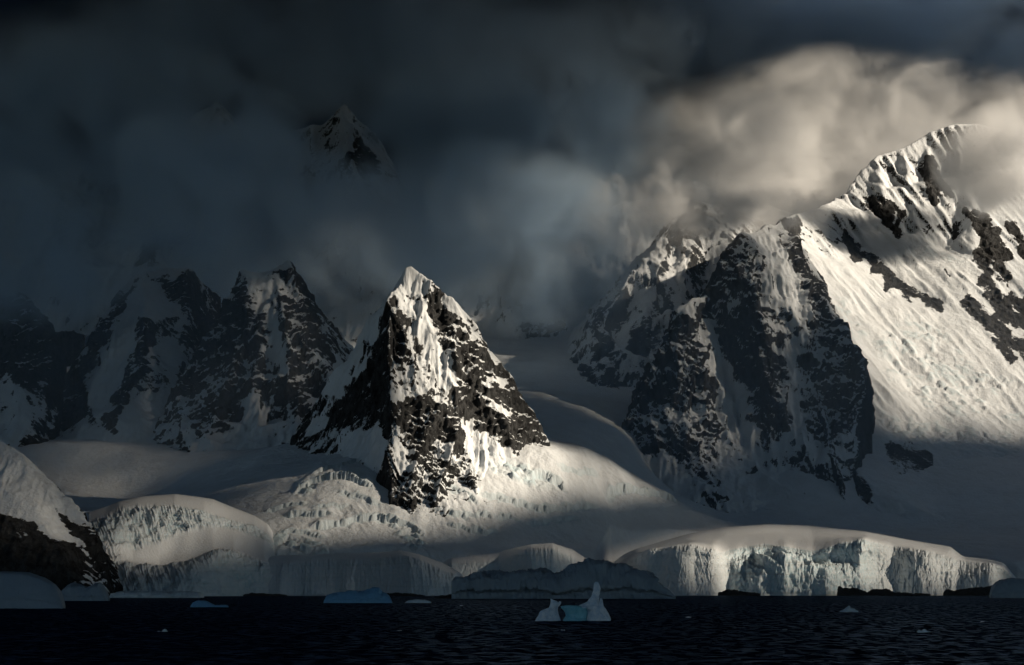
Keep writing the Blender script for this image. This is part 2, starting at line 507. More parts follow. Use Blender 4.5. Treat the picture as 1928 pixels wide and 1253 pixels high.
# ------------------------------------------------------------------ mountains
def build_mountain(name, label, ridges, pts, step, rocks=(), snows=(), bands=(), thr=1.9, amp=22, lam=190, fl=5, fll=26, seed=1, blur_r=1, strata=0.0, cull=25, icezones=(), rough=7, soft=9, cover=0.22, kr=0.38, ks=0.42, lean=0.0, big_w=0.7, rbase=0.2, flen=8):
    """thr: the slope (rise over run) above which snow does not hold"""
    allp = [p for r in ridges for p in r] + list(pts)
    w = np.array([P(*p) for p in allp])
    X, Y = grid(w[:, 0].min(), w[:, 0].max(), w[:, 1].min(), w[:, 1].max(), step)
    Z = tin(ridges, pts, X, Y)
    out = np.isnan(Z)
    Z = np.where(out, -300.0, Z)
    Zs = blur(Z, max(2, int(22 / step)), 2)
    Z = blur(Z, blur_r, 1) if blur_r else Z
    gy, gx = np.gradient(Zs, step)
    g2 = np.hypot(gx, gy)
    nrm = np.stack([-gx, -gy, np.ones_like(gx)], -1) / np.sqrt(1 + g2 * g2)[..., None]
    wx = sstep(0.35, 0.65, np.abs(gx) / (np.abs(gx) + np.abs(gy) + 1e-6)); wy = 1 - wx
    sb = Zs * np.sqrt(1 + g2 * g2) / np.maximum(g2, 0.6)          # distance measured down the face
    sb = Zs * 1.2
    ox, oy = 30 * fbm(X / 150, Y / 150, 3, seed + 50), 30 * fbm(X / 150, sb / 150, 3, seed + 60)
    px, py = proj(X, Y, Z)
    qx = px + 18 * fbm(X / 60, Zs / 60, 4, seed + 70); qy = py + 18 * fbm(X / 60, Zs / 60 + 9, 4, seed + 71)
    zone = np.zeros(X.shape); szone = np.zeros(X.shape)
    for poly in rocks: zone = np.maximum(zone, sstep(-soft, soft, poly_sd(qx, qy, poly)))
    for line, wd in bands: zone = np.maximum(zone, 1 - sstep(wd * 0.4, wd * 1.4, seg_dist(qx, qy, line)))
    for poly in snows: szone = np.maximum(szone, sstep(-soft * .6, soft, poly_sd(qx, qy, poly)))
    rz = np.clip(zone - 0.8 * szone, 0, 1)
    steep = sstep(0.5, 1.1, g2)
    c, s = math.cos(strata), math.sin(strata)
    def two(fn):
        fa = fn(X + ox * .4, sb + oy * .4, 0); fb = fn(Y + oy * .4, sb + ox * .4, 7)
        return fa * wy + fb * wx
    big = ridged((X + ox) / lam, (Y + oy) / lam, 4, seed, 0.5) - 0.42
    rib = two(lambda p_, q_, k: ridged((p_ + lean * q_) / (lam * .5), q_ / (lam * 1.6), 5, seed + 15 + k, 0.55)) - 0.42
    flu = two(lambda p_, q_, k: ridged((p_ + lean * q_) / fll, q_ / (fll * flen), 5, seed + 20 + k)) - 0.4
    led = two(lambda p_, q_, k: ridged((p_ * c + q_ * s) / 85, (-p_ * s + q_ * c) / 19, 5, seed + 33 + k, 0.6)) - 0.4
    crag = two(lambda p_, q_, k: ridged(p_ / 26, q_ / 60, 5, seed + 37 + k, 0.62)) - 0.42
    pat = two(lambda p_, q_, k: fbm((p_ * c + q_ * s) / 120, (-p_ * s + q_ * c) / 26, 6, seed + 80 + k, 0.6))
    pat3 = two(lambda p_, q_, k: fbm(p_ / 230, q_ / 170, 3, seed + 85 + k))
    pat2 = two(lambda p_, q_, k: fbm(p_ / 24, q_ / 70, 5, seed + 90 + k, 0.6))
    d = amp * big_w * big + steep * (amp * (0.55 + 0.45 * rz) * rib + fl * flu * (1 - 0.4 * rz) * (0.25 + 2.2 * np.clip(fbm(X / 170, Zs / 170, 3, seed + 99) + 0.3, 0, 1)) + (rbase + (1 - rbase) * rz) * rough * (1.1 * led + 0.75 * crag))
    V = np.stack([X, Y, Z], -1) + nrm * d[..., None]
    ice = np.zeros(X.shape)
    im = np.zeros(X.shape)
    for poly in icezones:
        m = sstep(-6, 14, poly_sd(qx, qy, poly)); im = np.maximum(im, m)
        f1, f21, idv = cells((X + 2.2 * ox) / 36 + 3, (sb + 0.4 * X + 2.2 * oy) / 22, seed + 5)
        f1b, f21b, idb = cells((X + ox) / 12, (sb + oy) / 11, seed + 6)
        V[..., 2] += m * (0.4 + 1.2 * np.clip(fbm(X / 90, sb / 90, 3, seed + 8) + 0.3, 0, 1)) * (9 * (idv - 0.45) + 5 * (idb - 0.5))
        ice = np.maximum(ice, m * 0.4 * (idv > 0.6) * (idb > 0.35))
    n2 = surf_normals(V)
    nz = np.abs(n2[..., 2])
    nz = 0.75 * nz + 0.25 * nrm[..., 2]
    t = 1 / math.sqrt(1 + thr * thr) + kr * zone - ks * szone - cover * (1.15 * pat + 0.75 * pat2 + 0.9 * pat3) - 0.4 * im
    rk = 0.5 + 1.5 * (t - nz)
    g = gtps(X, Y)
    keep = (~out) & (Z > g - cull) & (np.abs(X) < 0.30 * Y + 200)
    me = grid_mesh(name, V[..., 0], V[..., 1], V[..., 2], {'rock': np.clip(rk, -1, 2), 'ice': ice}, keep)
    return tag(link(name, me, M_TERR), label, kind='structure')

def surf_normals(V):
    du = np.gradient(V, axis=1); dv = np.gradient(V, axis=0)
    n = np.cross(du, dv)
    n /= np.linalg.norm(n, axis=-1, keepdims=True) + 1e-9
    return n

# the sunlit pyramid
S = (775, 502, 5200)
A1 = (757, 530, 5188); A2 = (735, 549, 5150); B1 = (798, 522, 5190); B2 = (820, 532, 5185); B3 = (826, 546, 5184)
spur = [A2, (729, 600, 5100), (722, 660, 5045), (738, 720, 4995), (735, 790, 4935), (726, 850, 4885), (735, 920, 4825), (775, 972, 4775), (800, 1040, 4720)]
rightr = [S, (783, 506, 5199), (788, 516, 5195), B1, (812, 525, 5188), B2, (823, 545, 5184), (834, 553, 5186), (841, 546, 5188), (846, 552, 5189), (855, 554, 5190), (882, 595, 5190), (915, 645, 5185), (945, 692, 5175), (975, 737, 5165), (1005, 782, 5155), (1040, 838, 5135), (1075, 905, 5110)]
leftr = [A2, (712, 580, 5190), (690, 612, 5230), (660, 660, 5280), (630, 705, 5320), (595, 760, 5370), (560, 806, 5410), (520, 850, 5450), (470, 930, 5490)]
pts = [(800, 610, 5110), (785, 660, 5085), (840, 700, 5070), (870, 770, 5035), (905, 700, 5120), (940, 780, 5080), (825, 790, 4985), (800, 850, 4920), (850, 870, 4925), (890, 810, 5030), (830, 915, 4835), (900, 914, 4890), (930, 850, 5010), (965, 868, 5030), (1000, 888, 5055),
       (850, 990, 4770), (950, 960, 4860), (1030, 940, 4990),
       (690, 720, 5150), (650, 790, 5190), (705, 790, 5050), (690, 860, 4990), (600, 850, 5240), (640, 890, 5080), (700, 930, 4910), (560, 930, 5220), (650, 980, 4960), (720, 1030, 4780),
       (800, 700, 5420), (700, 760, 5560), (900, 780, 5450), (980, 860, 5400), (1060, 940, 5300), (600, 900, 5700), (800, 900, 5700), (480, 960, 5600)]
build_mountain('pyramid_mountain', 'steep rock and snow pyramid standing alone in sunlight at centre left', [spur, [S, (768, 505, 5199), (760, 518, 5194), A1, A2], rightr, leftr], pts, 2.7,
    rocks=[[(742, 770), (775, 740), (830, 760), (880, 835), (902, 912), (850, 925), (828, 905), (818, 978), (745, 945), (712, 860), (728, 790)], [(738, 600), (755, 610), (770, 680), (745, 690)],
           [(800, 548), (845, 585), (890, 640), (950, 720), (1000, 780), (1037, 835), (1000, 888), (958, 845), (900, 800), (872, 740), (835, 660), (808, 600)],
           [(716, 720), (718, 745), (670, 785), (690, 735)]],
    snows=[[(706, 655), (660, 735), (590, 822), (562, 832), (625, 745), (680, 672)], [(738, 552), (800, 556), (845, 670), (868, 725), (832, 722), (792, 650), (757, 592)], [(868, 785), (902, 806), (956, 850), (1000, 892), (905, 898), (882, 845)],
           [(744, 790), (758, 820), (782, 888), (756, 890), (741, 850)], [(756, 500), (800, 500), (822, 545), (745, 550)], [(826, 546), (852, 556), (882, 600), (850, 580)],
           [(735, 550), (700, 600), (625, 710), (600, 770), (640, 735), (680, 670), (716, 615)], [(720, 790), (720, 880), (690, 910), (600, 870), (640, 820)], [(905, 705), (955, 715), (950, 725), (905, 720)], [(900, 745), (950, 760), (975, 790), (940, 780)]],
    thr=2.25, kr=0.16, cover=0.38, blur_r=0, amp=30, lam=150, fl=8, fll=24, seed=11, strata=math.radians(-38), rough=16,
    icezones=[[(905, 845), (935, 840), (975, 868), (990, 890), (940, 885)]])

# dark toothed massif, right of centre
T = (1303, 556, 6700); T2 = (1335, 552, 6760); SM = (1395, 440, 6880); SR = (1468, 412, 7150)
m5 = [
    [(1240, 700, 7100), T2, (1345, 505, 6820), SM, (1440, 428, 7000), SR],
    [T2, T, (1270, 590, 6640), (1238, 650, 6590), (1203, 720, 6540), (1178, 790, 6490), (1146, 862, 6430), (1110, 930, 6380)],
    [SR, (1500, 462, 6960), (1530, 530, 6820), (1570, 590, 6700), (1610, 642, 6600), (1642, 690, 6500), (1608, 770, 6390), (1565, 840, 6250), (1540, 900, 6160)],
    [SM, (1402, 520, 6700), (1430, 600, 6580), (1452, 700, 6440), (1482, 790, 6320), (1500, 840, 6250), (1510, 900, 6180)],
    [T, (1292, 610, 6600), (1302, 690, 6490), (1290, 780, 6380), (1322, 860, 6230), (1362, 950, 6040), (1370, 1000, 5950)],
    [(1290, 780, 6380), (1225, 840, 6280), (1170, 890, 6220)],
    [(1440, 428, 7000), (1480, 520, 6760), (1520, 640, 6560), (1530, 760, 6400), (1548, 850, 6250)],
]
p5 = [(1350, 620, 6680), (1370, 700, 6570), (1390, 780, 6450), (1400, 860, 6290), (1440, 880, 6240), (1440, 930, 6120), (1455, 560, 6690), (1490, 640, 6570), (1490, 720, 6460), (1505, 800, 6330), (1575, 700, 6480), (1572, 785, 6345), (1250, 900, 6180), (1300, 960, 6030), (1240, 760, 6480),
      (1560, 640, 6900), (1650, 800, 6700), (1560, 540, 7200), (1420, 560, 7300), (1300, 700, 7300), (1180, 880, 6900), (1660, 880, 6600), (1600, 990, 6100), (1450, 1010, 5900), (1240, 1000, 6000), (1130, 980, 6300)]
build_mountain('dark_massif', 'dark toothed rock massif with snow gullies right of centre', m5, p5, 4.4,
    rocks=[[(1345, 500), (1395, 438), (1430, 520), (1440, 600), (1470, 720), (1490, 800), (1440, 815), (1415, 760), (1390, 700), (1360, 660), (1325, 600)],
           [(1270, 592), (1300, 600), (1330, 680), (1350, 780), (1370, 900), (1362, 955), (1320, 900), (1260, 850), (1150, 870), (1200, 720)],
           [(1465, 430), (1500, 460), (1570, 590), (1642, 690), (1640, 770), (1560, 850), (1515, 800), (1510, 690), (1530, 600), (1500, 520)]],
    snows=[[(1325, 595), (1340, 600), (1395, 740), (1440, 860), (1400, 890), (1365, 780)], [(1425, 440), (1462, 440), (1505, 520), (1500, 600), (1465, 560)], [(1485, 640), (1500, 640), (1500, 800), (1485, 800)],
           [(1285, 560), (1320, 545), (1312, 600), (1290, 596)], [(1190, 880), (1240, 850), (1330, 950), (1200, 920)]],
    thr=2.05, kr=0.14, cover=0.45, amp=38, lam=190, fl=12, fll=34, seed=23, strata=math.radians(-30), rough=18)

# snowy ridge behind it
m6 = [
    [(1520, 450, 8500), (1400, 400, 8200), (1310, 372, 7980), (1268, 415, 7800), (1240, 445, 7700), (1205, 500, 7560), (1188, 505, 7520), (1170, 545, 7440), (1132, 612, 7280), (1102, 682, 7150), (1062, 770, 6980), (1020, 850, 6850)],
    [(1268, 415, 7800), (1240, 520, 7480), (1212, 600, 7270), (1175, 660, 7100), (1130, 720, 6950), (1085, 790, 6800), (1060, 850, 6700)],
    [(1212, 600, 7270), (1235, 680, 7060), (1200, 760, 6900), (1180, 830, 6780)],
    [(1310, 372, 7980), (1300, 480, 7650), (1280, 580, 7400), (1270, 680, 7200)],
]
p6 = [(1330, 500, 7760), (1320, 600, 7500), (1270, 500, 7640), (1250, 600, 7420), (1290, 700, 7250), (1270, 800, 7000), (1185, 580, 7440), (1150, 640, 7290), (1190, 700, 7130), (1380, 480, 7800), (1150, 840, 6800), (1000, 720, 7900), (1150, 560, 8300), (1300, 480, 8600), (1440, 500, 8400), (1440, 800, 7000), (1100, 880, 6700), (1250, 900, 6700)]
m6 = [[(a, b, c_ + 60) for a, b, c_ in r] for r in m6]; p6 = [(a, b, c_ + 60) for a, b, c_ in p6]
build_mountain('snowy_ridge', 'snowy ridge rising into mist behind the dark massif', m6, p6, 6,
    rocks=[[(1092, 685), (1160, 668), (1180, 740), (1130, 790), (1068, 780)], [(1182, 605), (1230, 600), (1242, 660), (1190, 672)], [(1140, 590), (1172, 540), (1185, 575), (1150, 660), (1105, 690)], [(1240, 430), (1300, 400), (1320, 440), (1262, 460)]],
    thr=2.1, kr=0.3, cover=0.3, amp=36, lam=170, fl=15, fll=30, seed=31, strata=math.radians(40), rough=20)

# great snowy face on the right
crest = [(1400, 470, 7500), SR, (1510, 398, 7750), (1545, 386, 7950), (1580, 370, 8100), (1612, 328, 8180), (1650, 292, 8230), (1700, 276, 8260), (1744, 268, 8280), (1752, 246, 8300), (1776, 238, 8310), (1800, 231, 8330), (1840, 230, 8370), (1940, 258, 8450), (2100, 330, 8500)]
m7 = [crest,
      [(1744, 268, 8280), (1752, 340, 8100), (1765, 420, 7940), (1780, 470, 7840)],
      [(1650, 292, 8230), (1662, 360, 8060), (1690, 440, 7880)], [(1700, 276, 8260), (1712, 350, 8080), (1728, 440, 7890)], [(1800, 231, 8330), (1812, 330, 8110), (1828, 420, 7890), (1836, 480, 7750)],
      [(1612, 328, 8180), (1640, 400, 8000), (1690, 455, 7820)],
      [(1590, 450, 7850), (1640, 500, 7690), (1700, 550, 7530), (1770, 580, 7420)],
      [(1850, 300, 8250), (1850, 420, 7900), (1880, 520, 7620), (1940, 600, 7450)],
      [(1820, 555, 7480), (1860, 610, 7330), (1905, 645, 7240), (1960, 690, 7100)]]
p7 = [(1636, 350, 8130), (1684, 350, 8145), (1733, 340, 8170), (1783, 340, 8170), (1832, 350, 8150), (1800, 450, 7900), (1712, 440, 7930), (1500, 470, 7450), (1540, 540, 7250), (1580, 620, 7050), (1640, 710, 6800), (1660, 780, 6650), (1600, 850, 6420), (1560, 400, 7920), (1640, 580, 7280), (1700, 640, 7130), (1700, 700, 6980), (1760, 640, 7180), (1760, 720, 6950), (1820, 700, 7020), (1880, 760, 6880), (1750, 800, 6680), (1850, 830, 6620), (1960, 800, 6800), (1690, 860, 6430), (1780, 900, 6330), (1900, 900, 6380), (1640, 930, 6080), (1615, 900, 6170), (1720, 955, 6000), (1850, 970, 6050), (2000, 950, 6200), (1600, 1000, 5950), (1750, 1020, 5800), (1900, 1030, 5800), (2100, 1000, 6000), (2100, 700, 7100), (2100, 500, 7800),
      (1690, 462, 7800), (1760, 475, 7800), (1820, 490, 7720), (1820, 520, 7600), (1740, 500, 7700),
      (1450, 700, 8000), (1600, 600, 8800), (1800, 500, 9000), (2100, 500, 9100)]
build_mountain('snow_face', 'broad bright snow face with rock bands filling the right edge', m7, p7, 6,
    rocks=[[(1618, 378), (1650, 366), (1692, 395), (1672, 415), (1640, 405)], [(1592, 892), (1622, 893), (1650, 915), (1640, 946), (1602, 935)], [(1665, 828), (1720, 822), (1756, 850), (1750, 886), (1700, 892), (1672, 870)],
           [(1835, 400), (1860, 395), (1890, 480), (1905, 540), (1880, 520), (1850, 470)]],
    bands=[([(1590, 452), (1640, 492), (1690, 540), (1770, 575)], 13), ([(1700, 545), (1760, 572)], 12), ([(1752, 300), (1762, 350), (1785, 360)], 11), ([(1845, 480), (1860, 530), (1890, 590), (1930, 610)], 15), ([(1820, 562), (1865, 612), (1905, 645), (1945, 670)], 16), ([(1880, 640), (1910, 680)], 9), ([(1700, 400), (1680, 430)], 6), ([(1470, 420), (1510, 480), (1540, 540)], 8), ([(1800, 430), (1800, 450)], 6), ([(1900, 420), (1935, 480)], 9), ([(1640, 495), (1662, 520)], 8), ([(1655, 398), (1692, 440)], 9), ([(1738, 320), (1760, 372)], 9), ([(1822, 400), (1850, 445)], 9), ([(1872, 450), (1900, 482)], 8), ([(1900, 560), (1940, 592)], 11), ([(1840, 592), (1892, 604)], 9), ([(1780, 505), (1786, 520)], 5), ([(1600, 470), (1612, 490)], 5)],
    thr=2.3, kr=0.58, lean=0.42, big_w=0.35, rbase=0.04, flen=13, amp=19, lam=230, fl=15, fll=50, seed=41, cover=0.26, strata=math.radians(-40), blur_r=1, rough=16,
    icezones=[[(1640, 640), (1720, 590), (1780, 620), (1840, 690), (1930, 720), (1930, 800), (1780, 790), (1680, 730)], [(1560, 560), (1600, 560), (1640, 640), (1610, 640)], [(1650, 775), (1760, 790), (1930, 815), (1930, 890), (1740, 850), (1660, 830)], [(1690, 462), (1760, 470), (1825, 486), (1800, 500), (1720, 482)]])

# left hand mountains
m2 = [
    [(700, 700, 6800), (640, 622, 6720), (600, 580, 6700), (575, 540, 6690), (545, 486, 6700), (520, 506, 6690), (490, 512, 6680), (455, 508, 6650), (430, 560, 6600), (400, 612, 6550), (362, 672, 6450), (332, 722, 6400), (300, 792, 6300), (270, 850, 6200)],
    [(455, 508, 6650), (470, 600, 6420), (442, 700, 6260), (402, 780, 6120), (362, 832, 6020), (340, 880, 5950)],
    [(520, 506, 6690), (532, 600, 6380), (542, 700, 6210), (562, 790, 6040), (560, 860, 5900)],
    [(545, 486, 6700), (590, 620, 6420), (620, 700, 6300), (640, 790, 6150)],
    [(490, 512, 6680), (492, 640, 6360), (484, 720, 6210), (486, 810, 6030), (480, 870, 5930)],
]
p2 = [(500, 600, 6450), (515, 700, 6290), (520, 800, 6120), (460, 720, 6310), (440, 790, 6170), (470, 810, 6080), (600, 760, 6240), (400, 720, 6350), (350, 780, 6210), (320, 860, 6050), (420, 880, 5900), (600, 880, 5950), (700, 820, 6300), (500, 700, 7100), (650, 760, 7200), (350, 800, 6900), (260, 900, 6500), (700, 900, 6100)]
build_mountain('left_rock_mountain', 'dark rock mountain with snow gullies whose tips vanish in mist, left of the pyramid', m2, p2, 5,
    rocks=[[(455, 510), (480, 560), (470, 640), (440, 740), (440, 800), (360, 830), (350, 790), (300, 800), (340, 700), (400, 610)], [(510, 510), (560, 500), (600, 600), (620, 700), (600, 760), (560, 800), (530, 750), (535, 640)], [(480, 560), (500, 600), (500, 700), (480, 780)]],
    snows=[[(505, 580), (520, 600), (540, 680), (550, 720), (520, 700)], [(460, 740), (490, 740), (500, 830), (450, 810)]],
    thr=1.9, kr=0.19, cover=0.38, amp=32, lam=170, fl=12, fll=30, seed=53, strata=math.radians(35), rough=18)
m3 = [
    [(420, 560, 7300), (352, 500, 7100), (300, 505, 7000), (268, 520, 6950), (240, 525, 6950), (212, 570, 6830), (172, 622, 6720), (142, 682, 6620), (112, 752, 6500), (72, 842, 6330), (50, 900, 6200)],
    [(268, 520, 6950), (235, 600, 6700), (200, 660, 6560), (165, 745, 6400), (150, 800, 6260), (130, 860, 6100)],
    [(268, 520, 6950), (272, 600, 6640), (262, 680, 6460), (225, 760, 6300), (208, 820, 6180), (200, 870, 6060)],
    [(352, 500, 7100), (355, 590, 6830), (350, 660, 6680)],
]
p3 = [(220, 700, 6500), (190, 770, 6360), (300, 650, 6640), (300, 740, 6450), (280, 820, 6220), (330, 720, 6520), (340, 800, 6350), (380, 700, 6700), (140, 740, 6520), (180, 850, 6120), (260, 880, 6050), (340, 880, 6050), (100, 900, 6050), (300, 700, 7500), (150, 750, 7200), (50, 880, 6800), (430, 760, 7000)]
build_mountain('left_snow_mountain', 'shadowed mountain with a triangular snow face at far left', m3, p3, 5,
    rocks=[[(212, 560), (262, 525), (235, 590), (190, 650), (160, 720), (180, 790), (130, 800), (70, 845), (140, 690)], [(270, 590), (285, 640), (278, 690), (240, 740), (215, 820), (195, 800), (230, 710), (250, 650)], [(285, 525), (352, 520), (356, 590), (335, 570)]],
    snows=[[(268, 535), (262, 600), (225, 720), (190, 790), (165, 740), (200, 655)]],
    thr=1.95, kr=0.36, cover=0.3, amp=20, lam=170, fl=8, fll=30, seed=61, strata=math.radians(45), rough=15)
m4 = [
    [(-200, 560, 6800), (-60, 520, 6700), (0, 535, 6650), (60, 560, 6600), (100, 602, 6550), (106, 680, 6420), (80, 760, 6250)],
    [(0, 535, 6650), (20, 640, 6400), (40, 720, 6230), (50, 790, 6100)],
]
p4 = [(-60, 700, 6350), (-40, 800, 6100), (70, 700, 6330), (120, 780, 6350), (40, 850, 5980), (-200, 800, 6200), (130, 740, 6800), (0, 720, 7200), (-200, 700, 7200), (100, 860, 6100), (-150, 900, 5900)]
build_mountain('far_left_buttress', 'black rock buttress against the left edge', m4, p4, 6, rocks=[[(-200, 540), (60, 555), (105, 600), (110, 690), (70, 735), (0, 700), (-200, 700)]],
    thr=1.9, kr=0.34, cover=0.32, amp=30, lam=170, fl=10, fll=30, seed=71, strata=math.radians(50), rough=18)

# high range at the back, mostly in cloud
m8 = [
    [(-250, 380, 8900), (-60, 360, 8800), (100, 312, 8700), (160, 360, 8700), (230, 330, 8800), (345, 225, 9000), (410, 182, 9050), (470, 260, 9050), (560, 290, 9000), (605, 235, 8900), (650, 192, 8850), (700, 240, 8850), (760, 360, 8900), (850, 330, 8950), (915, 240, 9000), (960, 330, 8950), (1020, 380, 8950), (1100, 420, 8950), (1180, 380, 9000), (1300, 340, 9000), (1420, 380, 9100), (1600, 420, 9300), (1900, 450, 9500)],
    [(410, 182, 9050), (400, 280, 8700), (350, 362, 8420), (290, 430, 8200), (250, 500, 8000), (240, 600, 7700)],
    [(650, 192, 8850), (655, 280, 8600), (690, 350, 8400), (720, 480, 8100), (740, 600, 7800)],
    [(605, 235, 8900), (600, 330, 8600), (560, 450, 8300), (540, 560, 8000)],
    [(100, 312, 8700), (110, 400, 8400), (60, 500, 8100), (40, 600, 7800)],
    [(915, 240, 9000), (940, 350, 8700), (930, 450, 8400), (980, 600, 8050), (1000, 660, 7900)],
    [(1100, 420, 8950), (1060, 560, 8300), (1040, 640, 8000)],
]
p8 = [(180, 480, 8300), (320, 500, 8150), (450, 430, 8500), (640, 470, 8250), (820, 480, 8500), (850, 600, 8050), (1000, 520, 8500), (1150, 560, 8400), (-200, 650, 7800), (150, 640, 7700), (400, 640, 7700), (640, 650, 7700), (850, 680, 7700), (960, 680, 7750), (1080, 700, 7700), (1300, 700, 7900), (1400, 500, 8600), (-250, 700, 9800), (400, 600, 10000), (900, 600, 10000), (1420, 600, 10000), (1900, 600, 10200), (1900, 700, 8800), (1600, 650, 8700)]
build_mountain('back_range', 'high pale peaks half hidden in dark cloud at the back left', m8, p8, 9, cull=60,
    rocks=[[(670, 255), (700, 280), (720, 330), (690, 345), (668, 300)], [(970, 605), (1070, 598), (1060, 680), (1000, 660)], [(280, 440), (330, 400), (350, 400), (300, 460), (240, 520)], [(900, 250), (930, 300), (920, 290)], [(900, 380), (940, 400), (960, 460), (920, 470)]],
    thr=2.2, amp=45, lam=260, fl=16, fll=48, seed=81, strata=math.radians(50), rough=24, kr=0.3)

# near slope at the left edge
m9 = [
    [(-300, 700, 4600), (-120, 765, 4250), (0, 828, 4050), (42, 852, 4000), (76, 886, 3960), (112, 922, 3920), (150, 952, 3880), (180, 1000, 3830), (200, 1045, 3790), (212, 1128, 3740)],
    [(42, 852, 4000), (60, 920, 3890), (80, 985, 3790), (120, 1040, 3720), (150, 1128, 3650)],
]
p9 = [(0, 900, 3920), (0, 970, 3800), (-100, 960, 3850), (0, 1040, 3710), (60, 1060, 3690), (0, 1128, 3620), (-300, 1128, 3650), (-200, 1000, 3850), (120, 980, 3840), (160, 1040, 3770), (190, 1128, 3690), (100, 1000, 4300), (-100, 900, 4700), (220, 1128, 3900), (260, 1128, 4200), (60, 980, 4600), (-300, 900, 4900), (90, 1128, 3640)]
build_mountain('near_slope', 'fluted snow slope with black cliffs at the lower left edge', m9, p9, 2.6, cull=400,
    rocks=[[(-200, 950), (0, 962), (55, 985), (90, 1008), (150, 1035), (160, 1062), (152, 1095), (110, 1112), (-200, 1112)], [(104, 962), (150, 992), (204, 1036), (190, 1052), (160, 1040), (122, 992)], [(195, 1045), (222, 1066), (205, 1062)]],
    snows=[[(20, 985), (50, 1000), (60, 1015), (30, 1010)]],
    thr=1.9, kr=0.6, amp=9, lam=110, fl=9, fll=15, seed=91, strata=math.radians(-35), rough=9)

# ------------------------------------------------------------------ coastal ice caps
def curve(c, cols, wob=0.0):
    """survey curve given as (column, row or None for sea level, distance) sampled at the wanted columns"""
    c = sorted(c)
    k = [q[0] for q in c]
    D = np.interp(cols, k, [q[2] for q in c])
    z = np.interp(cols, k, [(-2.0 if q[1] is None else P(*q)[2]) for q in c])
    w = max(1, int(len(cols) * 0.012))
    ker = np.hanning(2 * w + 3)[1:-1]; ker /= ker.sum()
    def sm(a):
        return np.convolve(np.pad(a, w, mode='edge'), ker, 'valid')
    D, z = sm(D), sm(z)
    if wob:
        D = D + 16 * wob * noise(cols / 34, cols * 0 + wob * 7, 501)
        z = z + 2.0 * wob * np.clip(z / 60, 0, 1) * noise(cols / 27, cols * 0 + wob * 5, 503)
    return np.stack([(cols - CX) / F * D, D, z], -1)

def spline(rows, ns):
    """Catmull-Rom up the profile"""
    out = []; tt = []
    n = len(rows)
    for i in range(n - 1):
        p0 = rows[max(i - 1, 0)]; p1 = rows[i]; p2 = rows[i + 1]; p3 = rows[min(i + 2, n - 1)]
        for t in np.linspace(0, 1, ns[i], endpoint=(i == n - 2)):
            a = 0.5 * ((2 * p1) + (-p0 + p2) * t + (2 * p0 - 5 * p1 + 4 * p2 - p3) * t * t + (-p0 + 3 * p1 - 3 * p2 + p3) * t ** 3)
            b = p1 + (p2 - p1) * t
            out.append(0.85 * a + 0.15 * b); tt.append(i + t)
    return np.array(out), np.array(tt)

def surf_normals(V):
    du = np.gradient(V, axis=1); dv = np.gradient(V, axis=0)
    n = np.cross(du, dv)
    n /= np.linalg.norm(n, axis=-1, keepdims=True) + 1e-9
    return n

def loft(name, label, cols, curves, ns, disp, icew, mat, rock=None, wob=1.0):
    V, t = spline([curve(c, cols, wob if i < len(curves) - 3 else 0.0) for i, c in enumerate(curves)], ns)
    T = t[:, None] * np.ones((1, V.shape[1])); Cc = cols[None, :] * np.ones((V.shape[0], 1))
    n = surf_normals(V)
    d = disp(T, Cc, V)
    V2 = V + n * d[..., None]
    ic = icew(T, Cc, V2, d)
    at = {'ice': ic}
    if rock is not None: at['rock'] = rock(T, Cc, V2)
    me = grid_mesh(name, V2[..., 0], V2[..., 1], V2[..., 2], at)
    return tag(link(name, me, mat), label, kind='structure')

# right hand ice cap
def dispA(T, C, V):
    wall = sstep(0.02, 0.15, T) * (1 - sstep(2.85, 3.1, T))
    z = V[..., 2]
    lean = (C - 1290) * 0.25 * np.clip(T - 1.2, -1.2, 2) * ((C > 1215) & (C < 1370))
    q = C + lean
    fl = ridged(q / 9.0, z / 160, 4, 5) - 0.4
    rightp = sstep(1560, 1600, C)
    mid = sstep(1360, 1385, C) * (1 - sstep(1555, 1590, C))
    blocks = fbm(V[..., 0] / 26, z / 22, 5, 8, 0.6)
    f1, f21, idv = cells(V[..., 0] / 20, z / 26, 12)
    _f, pg, pil = cells(C / 7.5 + 0.6 * noise(C / 5, z / 15, 6), z / 32 + 0.4 * noise(C / 9, z / 30, 8), 18)
    pil = pil - 0.5 - 0.7 * (1 - np.clip(pg * 6, 0, 1)) + 0.25 * (ridged(C / 60, z / 9, 2, 19) - 0.5)
    chunky = 9 * (idv - 0.5) + 10 * blocks
    left = 1 - sstep(1345, 1365, C)
    top = sstep(3.0, 3.6, T)
    return wall * (4.0 * pil * (0.4 + 0.6 * (left + rightp)) + fl * (0.5 + 1.0 * np.abs(noise(C / 33, z / 50, 77))) * (3.4 * left + 2.6 * rightp + 2.0 * mid) + mid * chunky * (1 - sstep(2.2, 2.9, T)) + 4 * fbm(C / 40, z / 60, 3, 9)) + 1.2 * top * fbm(V[..., 0] / 120, V[..., 1] / 160, 3, 4)
def iceA(T, C, V, d):
    wall = sstep(0.0, 0.1, T) * (1 - sstep(2.9, 3.05, T))
    mid = sstep(1360, 1385, C) * (1 - sstep(1600, 1680, C))
    return wall * (0.30 + 0.6 * mid)
cols = np.arange(1140, 1918, 0.9)
